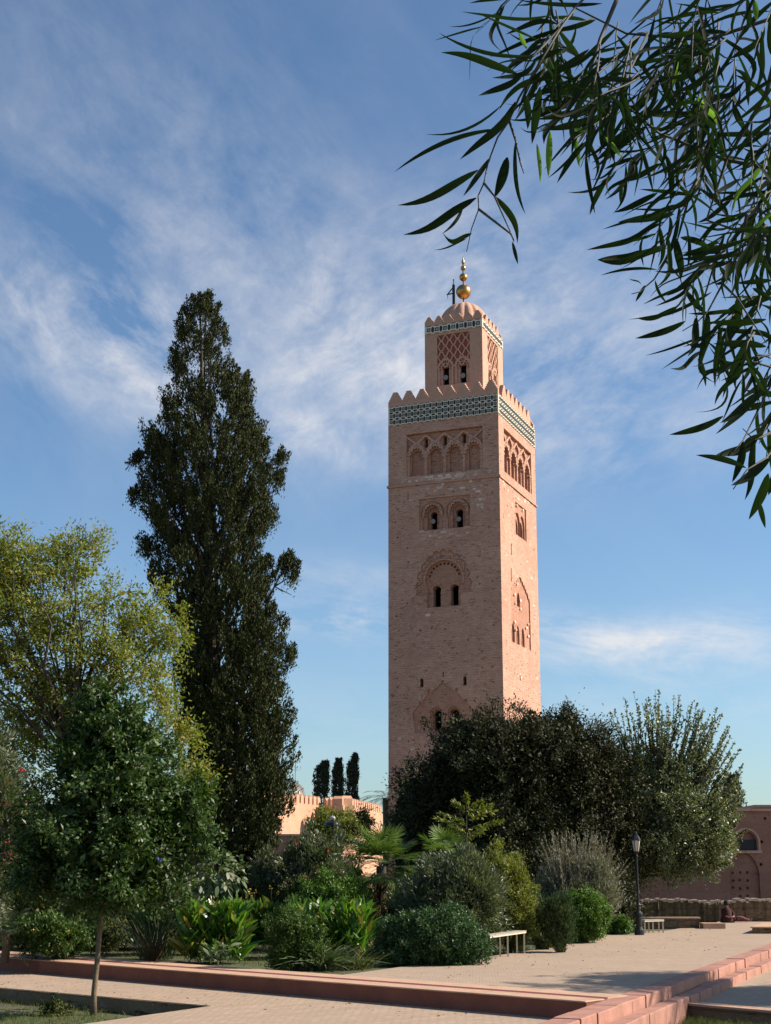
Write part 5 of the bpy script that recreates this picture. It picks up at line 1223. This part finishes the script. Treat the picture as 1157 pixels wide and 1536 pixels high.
shrub('conifer_shrub', 'dwarf dark conifer with rusty patches, left of a pair beside the yellow green shrub', 'shrub', [(792, 838, 1348, 1425)], 41.5, 'thuja', 280, .10, 40, .07, .016, 'pair of dwarf conifers by the plaza edge', up=1.2, inner=.5, rnd=.45)
shrub('ground_shrub', 'tiny yellow green tuft at the bed edge beside the brown stone', 'shrub', [(803, 828, 1405, 1428)], gnd(815, 1424).y, 'yellow_shrub', 40, .06, 30, .05, .016)
shrub('clipped_hedge', 'low spreading blue green hedge mound beside the nearer bench', 'hedge', [(560, 655, 1376, 1470), (610, 725, 1362, 1462), (590, 700, 1366, 1450), (575, 640, 1380, 1440), (660, 738, 1388, 1454)], 35.2, 'hedge', 900, .11, 36, .055, .024, up=.3, inner=.6, lump=.07)
shrub('round_shrub', 'rounded dark green shrub in front of the canna leaves at the kerb', 'shrub', [(398, 470, 1366, 1462), (420, 490, 1372, 1440)], 33.5, 'box_dark', 420, .09, 40, .05, .022, inner=.55)
shrub('dark_shrub', 'dark leafy shrub below the tall cypress, left of the red flowered oleander', 'shrub', [(355, 420, 1280, 1400), (330, 400, 1270, 1380)], 46, 'ficus', 300, .2, 36, .10, .036)
shrub('dark_shrub', 'dark low shrub in shade behind the fan palm trunk', 'shrub', [(480, 640, 1330, 1420), (560, 660, 1330, 1400), (500, 560, 1290, 1380)], 50, 'ficus', 420, .24, 36, .10, .036)
shrub('dark_shrub', 'large dark shrub filling the gap left of the evergreen, at the minaret foot', 'shrub', [(585, 660, 1150, 1300), (580, 640, 1200, 1340), (600, 720, 1230, 1350)], 60, 'thuja', 480, .34, 36, .13, .04)
shrub('dark_shrub', 'dark shrub under the evergreen, behind the silvery shrub', 'shrub', [(720, 860, 1270, 1400), (860, 960, 1290, 1410)], 53, 'ficus', 520, .28, 36, .12, .045)
shrub('laurel_shrub', 'dark spreading laurel behind the small orange tree on the left', 'shrub', [(-60, 90, 1290, 1420), (60, 220, 1330, 1420), (180, 300, 1300, 1420)], 42, 'citrus_dark', 620, .2, 34, .11, .045)
shrub('laurel_shrub', 'dense dark laurel screen beneath the yellowing tree', 'shrub', [(-100, 120, 1180, 1400), (80, 300, 1200, 1400), (200, 345, 1240, 1400)], 48, 'ficus', 900, .3, 34, .13, .05)
shrub('flowering_weed', 'low yellow flowering plant in front of the laurel at the left', 'plant', [(70, 200, 1370, 1425), (20, 90, 1320, 1400)], 38, 'weeds', 160, .12, 28, .08, .03, flower=[('flower_yellow', 8, .3, .04)])
shrub('blush_shrub', 'small shrub with pale reddish plumes beside the fan palm trunk', 'shrub', [(600, 628, 1312, 1395)], 41.3, 'yellow_shrub', 90, .12, 30, .08, .02, flower=[('flower_pink', 4, .3, .07)])
shrub('small_shrub', 'little green shrub at the foot of the street lamp', 'shrub', [(895, 925, 1385, 1410), (915, 950, 1375, 1408)], 50.5, 'box', 90, .1, 28, .06, .03)
# large soft leaved datura
de = [ell(325, 1308, 40, 38, 37), ell(300, 1330, 38, 34, 37), ell(345, 1325, 24, 30, 37), ell(290, 1350, 34, 24, 37)]
e_ = empty('datura_shrub', (at(315, 1350, 37).x, 37, -.035), 'shrub with large soft hanging leaves right of the orange tree', 'shrub')
Pd, Od, _ = clumps(de, 520, .4, .1); q = QC(); n_ = len(Pd); d = unit(Od*.7 + SN([0, 0, -.45]) + rand_dirs(n_)*.4); q.ribbons(Pd, d, SN([0, 0, -1.0]), .20*(.6+.6*rng.random(n_)), .12, .35, 5, 'lance', side=unit(np.cross(unit(Od+SN([.3, 0, .9])+rand_dirs(n_)*.4), d)))
q.build('leaves', LM['agave'], e_)
mb = MB()
for T in pick(Pd, 14): T = Vector(T); a_ = Vector((e_.location.x+rng.normal()*.08, 37, -.05)); mb.tube([a_, a_.lerp(T, .5)+Vector((0, 0, .15)), T], [.025, .018, .006], 5)
mb.build('stems', M['bark'], e_)
shrub('leafy_shrub', 'mid green leafy shrub filling the bed behind the yucca and the left cannas', 'shrub', [(215, 300, 1335, 1425), (255, 345, 1320, 1410)], 39.5, 'box_dark', 320, .14, 36, .09, .036)
shrub('leafy_shrub', 'bright green shrub behind the tall cannas, left of the fan palm trunk', 'shrub', [(455, 560, 1312, 1400), (430, 500, 1330, 1400)], 41, 'box', 330, .14, 36, .07, .028)
shrub('leafy_shrub', 'dull green shrub between the fan palm trunk and the blue green hedge', 'shrub', [(575, 660, 1335, 1410), (620, 690, 1320, 1400)], 40.6, 'box_dark', 280, .14, 34, .08, .03)
shrub('leafy_shrub', 'shaded green shrub just behind the kerb, left of the orange tree trunk', 'shrub', [(30, 140, 1375, 1430)], 36.6, 'box_dark', 240, .12, 34, .08, .032, flower=[('flower_yellow', 5, .3, .05)])
# blade clumps -------------------------------------------------
def blades(name, label, cat, x0, x1, ytop, ybase, mat, n, Wd, group=None, spread=.35, shape='paddle', bend=.35, seg=6, lo=.45, flower=None, dep=.9, z0=-.03, px_y=None):
    a, b_ = gnd(x0, ybase, z0), gnd(x1, ybase, z0); Yc = (a.y+b_.y)/2; Hh = at((x0+x1)/2, ytop, Yc).z - z0
    cx = (a.x+b_.x)/2; hw = abs(b_.x-a.x)/2; e_ = empty(name, (cx, Yc+hw*dep*.5, z0), label, cat, group)
    u = rng.uniform(-1, 1, size=(n, 2)) if shape == 'paddle' else np.clip(rng.normal(size=(n, 2))*.5, -1, 1)
    P_ = np.stack([cx+u[:, 0]*hw*.8, Yc+hw*dep*.5+u[:, 1]*hw*dep*.6, np.full(n, z0)], 1)
    out = np.stack([u[:, 0], u[:, 1], np.zeros(n)], 1)*.5 + rng.normal(size=(n, 3))*.25; out[:, 2] = 0
    D = unit(out*spread*2 + SN([0, 0, 1.0])); hor = unit(out)
    if shape == 'paddle': P_[:, 2] += Hh*.62*rng.random(n); out = rng.normal(size=(n, 3))*.35; out[:, 2] = 0; D = unit(out + SN([0, 0, 1.0])); hor = unit(out)
    L = (Hh*1.08-P_[:, 2]+z0)*(lo+(1-lo)*rng.random(n)); L = np.maximum(L, .12)
    if shape == 'paddle': L = np.minimum(L, Hh*(.28+.16*rng.random(n)))
    q = QC(); q.ribbons(P_, D, unit(hor+SN([0, 0, -.7])), L, Wd*(.7+.6*rng.random(n)), bend*(.3+rng.random(n)), seg, shape, side=unit(np.cross(D, rand_dirs(n)))); q.build('leaves', LM[mat], e_)
    if flower:
        k = 7; F_ = np.stack([cx+rng.normal(size=k)*hw*.5, Yc+hw*.3+rng.normal(size=k)*.2, np.full(k, z0+Hh*1.0)+rng.normal(size=k)*.1], 1); q = QC(); PP = np.repeat(F_, 6, 0)+rng.normal(size=(k*6, 3))*.03; q.leaves(PP, rand_dirs(k*6), rand_dirs(k*6), .05, .03); q.build('flowers', LM[flower], e_)
        mb = MB()
        for p in F_: mb.tube([(p[0], p[1], z0+Hh*.4), tuple(p)], .006, 4)
        mb.build('flower_stalks', M['twig'], e_)
    return e_
G_ = 'canna clumps along the kerb'
blades('canna_clump', 'dense clump of upright green canna leaves left of the rounded shrub at the kerb', 'plant', 262, 372, 1333, 1447, 'canna', 1000, .10, G_)
blades('canna_clump', 'canna clump with yellow tipped leaves just left of the rounded dark shrub', 'plant', 345, 420, 1338, 1425, 'canna', 650, .09, G_, flower='flower_yellow')
blades('canna_clump', 'tall canna clump with narrow bright leaves behind the grey strap leaves', 'plant', 425, 565, 1335, 1440, 'canna', 950, .085, G_)
blades('strap_leaf_clump', 'arching pale grey strap leaves hanging over the kerb in front of the cannas', 'plant', 452, 512, 1398, 1456, 'agave', 300, .05, None, .6, 'lance', .9, 7, .25)
blades('strap_leaf_clump', 'low broad leaved clump at the foot of the left canna clump', 'plant', 290, 350, 1405, 1450, 'agave', 60, .07, None, .9, 'paddle', .6)
blades('yucca_plant', 'spiky thin bladed clump with a dry straw coloured foot right of the orange trunk', 'plant', 205, 262, 1335, 1440, 'palmdate', 200, .024, None, .55, 'blade', .25)
blades('straw_tuft', 'straw coloured dry tuft beside the orange tree trunk', 'plant', 215, 240, 1385, 1442, 'skirt', 90, .02, None, .5, 'blade', .3)
blades('iris_clump', 'small clump of broad pale leaves behind the orange tree trunk', 'plant', 158, 215, 1375, 1420, 'canna', 90, .05, None, .7, 'paddle', .5)
blades('strap_leaf_clump', 'dark strap leaved clump between rounded shrub and blue green hedge', 'plant', 505, 560, 1405, 1455, 'weeds', 120, .03, None, .8, 'blade', .5)
# ---------------------------------------------------------------- grass and low cover
def inpoly(P_, poly):
    x, y = P_[:, 0], P_[:, 1]; c = np.zeros(len(P_), bool); n = len(poly)
    for i in range(n):
        (x1, y1), (x2, y2) = poly[i], poly[(i+1) % n]; t = ((y1 > y) != (y2 > y)) & (x < (x2-x1)*(y-y1)/(y2-y1+1e-12)+x1); c ^= t
    return c
def turf(name, label, poly, z, n, h, mat, w_=.012, patch=1.0, thr=-.3):
    a = SN(poly); P_ = rng.random((n, 2))*(a.max(0)-a.min(0)) + a.min(0); P_ = P_[inpoly(P_, poly)]
    k = (np.sin(P_[:, 0]*1.9*patch+1)+np.sin(P_[:, 1]*2.3*patch+P_[:, 0])+rng.normal(size=len(P_))*.5) > thr; P_ = P_[k]; n = len(P_)
    q = QC(); P3 = np.concatenate([P_, np.full((n, 1), z)], 1); q.ribbons(P3, unit(rng.normal(size=(n, 3))*.45+SN([0, 0, 1.0])), unit(rng.normal(size=(n, 3))*SN([1, 1, .2])), h*(.4+rng.random(n)), w_, .4, 2, 'blade', side=rand_dirs(n))
    o_ = q.build(name, LM[mat], None); tag(o_, label, 'grass', kind='stuff'); return o_
def g2(px, py, z=-.03): p = gnd(px, py, z); return (p.x, p.y)
turf('lawn_grass', 'patchy lawn and low weeds between the shrubs and the kerb wall', [g2(-60, 1420), g2(520, 1459), g2(620, 1446), g2(760, 1432), g2(860, 1411), g2(930, 1397), g2(700, 1392), g2(-60, 1392)], -.035, 90000, .09, 'grass', .014)
turf('planter_grass', 'rough green grass filling the sunken planter around the orange tree trunk', [(P2_.x-.12, P2_.y-.0), (P1.x, P1.y), (P1.x, P3.y), (P3.x, P3.y)][0:4], -.56, 110000, .10, 'grass', .012, thr=-.8)
turf('court_grass', 'grass growing in the planter below the court kerb at the lower right', [tuple(k2p(.1, -.35)), tuple(k2p(8, -.35)), g2(1300, 1560, -.6), g2(990, 1560, -.6)], -.60, 50000, .15, 'grass', .012, thr=-1.2)
shrub('weed_plant', 'small leafy weed at the back of the sunken planter left of the trunk', 'plant', [(62, 105, 1497, 1530)], gnd(85, 1524, -.56).y, 'weeds', 40, .06, 22, .045, .02, zmin=-.56, stems=0)
# ---------------------------------------------------------------- palm beyond the right edge that throws the streaky shade on the steps
feather_palm(1600, 1300-2161*4.4/29, 29, 'date palm beside the steps just past the right edge', 30, 2.9, .2, 'palmdate', None, .5, True, leaf=.5, lw=.035)
e_ = root('round_tree', 0, 1400, 31, 'broad leafy tree beyond the right edge of the view', 'tree'); e_.location.x = 17.0
te = [(SN([17.0, 31.0, 7.0]), SN([3.0, 2.2, 1.6])), (SN([15.2, 30.0, 6.2]), SN([1.8, 1.6, 1.1])), (SN([18.6, 32.0, 6.4]), SN([2.0, 1.8, 1.3]))]
cr, P = foliage('crown', LM['ficus'], e_, te, 620, .3, 26, .12, .05)
wood('trunk', M['bark'], e_, (17.0, 31.0, -.35), (17.0, 31.0, 6.0), .16, .1, pick(P, 20), .05)
# a few fallen leaves on the paving
def litter(name, label, polys, n, mat):
    q = QC()
    for poly, z, k in polys:
        a = SN(poly); P_ = rng.random((int(n*k)*3, 2))*(a.max(0)-a.min(0)) + a.min(0); P_ = P_[inpoly(P_, poly)][:int(n*k)]; m_ = len(P_)
        if m_: q.leaves(np.concatenate([P_, np.full((m_, 1), z+.006)+rng.random((m_, 1))*.01], 1), unit(rng.normal(size=(m_, 3))*SN([1, 1, .12])), unit(rng.normal(size=(m_, 3))*SN([1, 1, .15])), .06*(.5+rng.random(m_)), .028, .2)
    o_ = q.build(name, LM[mat], None); tag(o_, label, 'fallen leaves', kind='stuff')
litter('fallen_leaves', 'dry brown leaves scattered over the paving beside the kerb and beds', [([g2(-40, 1500, LOW), g2(-40, 1450, LOW), g2(860, 1512, LOW), g2(800, 1536, LOW), g2(330, 1512, LOW)], LOW, .55), ([g2(540, 1464, 0), g2(740, 1438, 0), g2(900, 1412, 0), g2(1060, 1390, 0), g2(1100, 1420, 0), g2(900, 1480, 0)], 0.0, .45)], 420, 'skirt')
# ================================================================ willow leaved tree overhanging the top right corner
tx = empty('willow_leaved_tree', (7.6, 5.2, -.33), 'dark drooping branches with long narrow willow like leaves hanging in at the top right', 'tree')
YN = 2.8
wk = MB()
def vwob(px, py): return YN + .16*math.sin(px*.021) + .12*math.sin(py*.031+1)
def A(px, py, dy=0.0): return at(px, py, vwob(px, py)+dy)
trunk = MB(); trunk.tube([(7.6, 5.2, -.35), (7.5, 5.2, 1.5), (7.35, 5.1, 3.2), (7.2, 5.0, 4.6), (7.0, 5.0, 6.2)], [.20, .16, .14, .11, .06], 12)
trunk.tube([(7.2, 5.0, 4.6), (5.6, 4.4, 5.7), (3.6, 3.5, 5.7), (2.0, 3.0, 5.0), (1.2, 2.85, 4.2)], [.08, .055, .035, .02, .008], 9)
trunk.tube([(7.1, 5.0, 5.4), (5.2, 4.2, 6.2), (3.0, 3.3, 5.9), (1.4, 2.9, 5.0), (.75, 2.8, 4.35)], [.06, .045, .03, .017, .007], 9)
trunk.tube([(3.6, 3.5, 5.7), (2.4, 3.1, 5.0), (1.5, 2.9, 4.2), (1.1, 2.85, 3.5)], [.025, .018, .012, .006], 8)
trunk.build('trunk', M['bark'], tx, smooth=True)
leaves, young = [], []
c1 = lambda x, y: (590+.49*x, .49*y)
c2 = lambda x, y: (857+.293*x, 350+.293*y)
def addleaf(b, t, w, bend=0.0, lst=leaves, dy=0.0): lst.append((b, t, w, bend, dy))
for (b, t, w, bd) in [((485,45),(210,35),14,.05),((440,120),(260,40),12,0),((430,170),(140,100),16,.08),((380,225),(147,160),30,-.04),((400,225),(262,292),26,.05),((335,318),(98,410),11,.12),((375,310),(205,487),30,.06),
    ((325,395),(5,525),18,-.07),((260,520),(15,628),30,.06),((255,605),(32,718),32,.05),((300,480),(215,600),20,0),((215,615),(150,715),14,.1),((240,715),(152,712),20,.25),((450,265),(425,440),34,0),((405,290),(412,395),26,.04),
    ((350,480),(310,605),36,.03),((375,430),(405,655),16,-.06),((310,600),(380,745),24,.12),((365,740),(382,808),13,0),((520,150),(425,185),22,0),((600,150),(410,260),26,.04),((660,350),(450,395),22,.05),((545,370),(550,435),20,0),
    ((560,80),(430,110),16,0),((500,180),(475,330),12,.03),((620,60),(480,90),20,.05),((225,730),(125,765),7,.05),((640,10),(385,0),16,.03),((690,270),(600,600),16,.05),((640,380),(600,500),12,-.1),((780,380),(610,520),18,0),((760,480),(650,610),20,.05),((810,590),(675,650),24,.03),((860,655),(688,680),30,0),((760,765),(625,795),22,.05),((700,560),(695,620),14,0)]:
    addleaf(c1(*b), c1(*t), w*.49, bd)
for (b, t, w, bd) in [((480,400),(475,540),24,0),((440,440),(450,560),15,.03),((385,100),(410,150),16,0),((600,400),(540,395),14,0),((650,420),(700,480),18,0),((930,290),(1000,405),22,.05),((1108,0),(1112,60),22,0)]:
    addleaf(c1(*b), c1(*t), w*.49, bd, young, -.02)
for (b, t, w, bd) in [((490,75),(135,135),46,.06),((440,185),(150,215),20,-.06),((730,115),(490,320),46,.05),((690,405),(570,270),36,.05),((720,300),(415,437),22,.04),((585,450),(330,537),42,.05),((640,430),(598,628),46,.08),((700,400),(650,660),46,.05),((660,640),(690,785),24,.03),
    ((1000,440),(700,455),42,.03),((1000,580),(730,565),46,-.03),((980,650),(765,755),20,.03),((960,680),(880,830),26,0),((780,935),(505,1030),50,.06),((940,820),(765,970),52,.06),((880,1060),(825,1275),46,.06),((895,1200),(640,1135),36,-.05),((960,1040),(735,1140),56,.08),((940,1050),(890,1365),42,.03),
    ((1020,1150),(820,1290),52,.05),((1010,1230),(910,1465),56,.04),((960,1370),(995,1510),32,0),((535,20),(560,240),50,.03),((600,0),(595,180),22,.04),((850,330),(860,500),42,0),((1030,240),(845,255),32,0),((430,240),(495,360),18,-.08),((300,235),(360,265),9,.1),((380,265),(330,350),22,0),
    ((1020,870),(880,910),20,.02),((1000,740),(935,870),50,0),((960,690),(900,715),20,0),((1040,900),(940,1060),44,.03),((1010,1000),(1040,1260),46,0),((560,20),(720,95),40,.1),((930,280),(1030,350),30,.05),((760,170),(820,250),30,0),((1024,720),(870,850),34,.04),((1060,1180),(1010,1340),50,.03)]:
    addleaf(c2(*b), c2(*t), w*.293, bd)
# hanging spray stems, hand placed
stems = [[c1(*p) for p in [(640,-60),(560,20),(510,90),(450,190),(385,300),(355,370),(320,420),(290,500),(278,560),(260,600),(262,640),(240,700),(225,770)]],
         [c1(*p) for p in [(780,100),(660,350),(560,420),(520,455)]], [c1(*p) for p in [(355,370),(375,430),(390,500),(400,530)]], [c1(*p) for p in [(278,560),(310,600),(370,735)]], [c1(*p) for p in [(262,640),(360,715),(370,740)]], [c1(*p) for p in [(510,90),(430,170),(400,185),(360,180)]],
         [c2(*p) for p in [(560,-120),(530,10),(485,140),(425,235),(350,300),(310,310)]], [c2(*p) for p in [(900,-100),(860,100),(780,250),(700,400),(650,450),(570,500)]], [c2(*p) for p in [(485,140),(560,230),(570,270)]], [c2(*p) for p in [(1150,400),(1060,700),(960,900),(880,1060),(830,1120)]], [c2(*p) for p in [(1200,800),(1080,1050),(1000,1150),(900,1210),(830,1310)]], [c2(*p) for p in [(780,260),(850,330),(920,440),(1000,560)]], [c2(*p) for p in [(1024,1020),(940,1060),(880,1000)]]]
for s_ in stems:
    pts = [A(*p) for p in s_]; n = len(pts); wk.tube(pts, [.0032*(1-.7*i/(n-1)) for i in range(n)], 5)
# dense drooping mass: random sprays hung from the limbs
def spray(px, py, ang, L, nl, dy):
    """stem from (px,py) running at angle ang (deg, 0=right, 90=up) with alternate leaves"""
    x, y, a = px, py, R(ang); pts = [(x, y)]; seg = 9
    for i in range(seg):
        a += rng.normal()*.10 - .05*math.cos(a)*0 + (R(-90)-a)*.05 if a < 0 else rng.normal()*.1; x += L/seg*math.cos(a); y -= L/seg*math.sin(a); pts.append((x, y))
    n = len(pts); wk.tube([A(*p, dy) for p in pts], [.0024*(1-.7*i/(n-1)) for i in range(n)], 4)
    for k in range(nl):
        t = (.08+.92*k/nl)*seg; i = min(seg-1, int(t)); f = t-i; bx = pts[i][0]*(1-f)+pts[i+1][0]*f; by = pts[i][1]*(1-f)+pts[i+1][1]*f
        da = math.atan2(-(pts[i+1][1]-pts[i][1]), pts[i+1][0]-pts[i][0]) + (1 if k % 2 else -1)*R(rng.uniform(15, 60)); l = rng.uniform(45, 125)*(1-.25*k/nl)
        da = da*.8 + R(-115)*.2 if da < 0 else da
        addleaf((bx, by), (bx+l*math.cos(da), by-l*math.sin(da)), rng.uniform(4, 13)*rng.uniform(.7, 1), rng.normal()*.12, young if rng.random() < .014 else leaves, dy+rng.normal()*.04)
regions = [(880, 1180, -60, 120, 24), (880, 1190, 30, 190, 19), (960, 1200, 130, 330, 20), (1050, 1220, 300, 450, 11), (1110, 1240, 430, 620, 7), (800, 900, -60, 40, 6)]
for (xa, xb, ya_, yb2, cnt) in regions:
    for i in range(cnt):
        spray(rng.uniform(xa, xb), rng.uniform(ya_, yb2), rng.uniform(-165, -85), rng.uniform(70, 150), int(rng.uniform(6, 10)), rng.uniform(-.35, .75))
# limbs that carry the sprays
for p in ([(1300, -60), (1180, 20), (1060, 60), (940, 50), (860, 10)], [(1320, 300), (1200, 260), (1090, 240), (990, 200), (930, 150)], [(1330, 560), (1230, 420), (1150, 360), (1060, 330)], [(1350, 700), (1260, 600), (1190, 560), (1120, 540)], [(1180, 20), (1150, 140), (1090, 240), (1060, 330)], [(950, -60), (900, 60), (880, 130), (830, 190)]):
    pts = [A(*q, .15) for q in p]; n = len(pts); wk.tube(pts, [.0065*(1-.7*i/(n-1)) for i in range(n)], 6)
def leafmesh(lst, name, mat):
    n = len(lst); P_ = np.zeros((n, 3)); T_ = np.zeros((n, 3)); wv = np.zeros(n); bd = np.zeros(n)
    for i, (b, t, w, bend, dy) in enumerate(lst):
        a = A(*b, dy); Yt = a.y + rng.normal()*.02; c = at(t[0], t[1], Yt); P_[i] = a; T_[i] = c; wv[i] = w/2161*a.y; bd[i] = bend
    D = T_-P_; L = np.linalg.norm(D, axis=1); D = D/L[:, None]
    view = unit(P_ - SN([0, 0, CZ])); S_ = unit(np.cross(D, view)); tw = rng.normal(size=n)*.55; tw[:90] *= .4
    Nn = np.cross(S_, D); S2_ = S_*np.cos(tw)[:, None] + Nn*np.sin(tw)[:, None]
    # the bend leaves the tip where it was: the middle bows out sideways
    q = QC(); seg = 10; rows = []; wig = rng.normal(size=n)*.28
    for k in range(seg+1):
        t = k/seg; c = P_ + D*(L*t)[:, None] + S_*(bd*L*(4*t*(1-t) + wig*math.sin(2*math.pi*t)))[:, None] + Nn*(.04*L*math.sin(math.pi*t))[:, None]
        w = .10 if t < .06 else max(.03, math.sin(math.pi*min(1, (t*.94+.06)))**.75*(1.05-.25*t))
        rows.append(np.stack([c-S2_*(wv*w*.5)[:, None], c, c+S2_*(wv*w*.5)[:, None]], 1))
    v = np.stack(rows, 1); v[:, :, 1] += Nn[:, None, :]*(wv*.12)[:, None, None]
    base = (np.arange(n)*(seg+1)*3)[:, None, None]; kk = np.arange(seg)[None, :, None]*3
    q1 = base+kk+SN([0, 1, 4, 3]); q2 = base+kk+SN([1, 2, 5, 4]); q.raw(v, np.concatenate([q1, q2], 1).reshape(-1, 4))
    return q.build(name, mat, tx, smooth=True)
leafmesh(leaves, 'leaves', LM['branch']); leafmesh(young, 'young_leaves', LM['young'])
wk.build('twigs', M['twig'], tx, smooth=True)
print('near leaves', len(leaves))
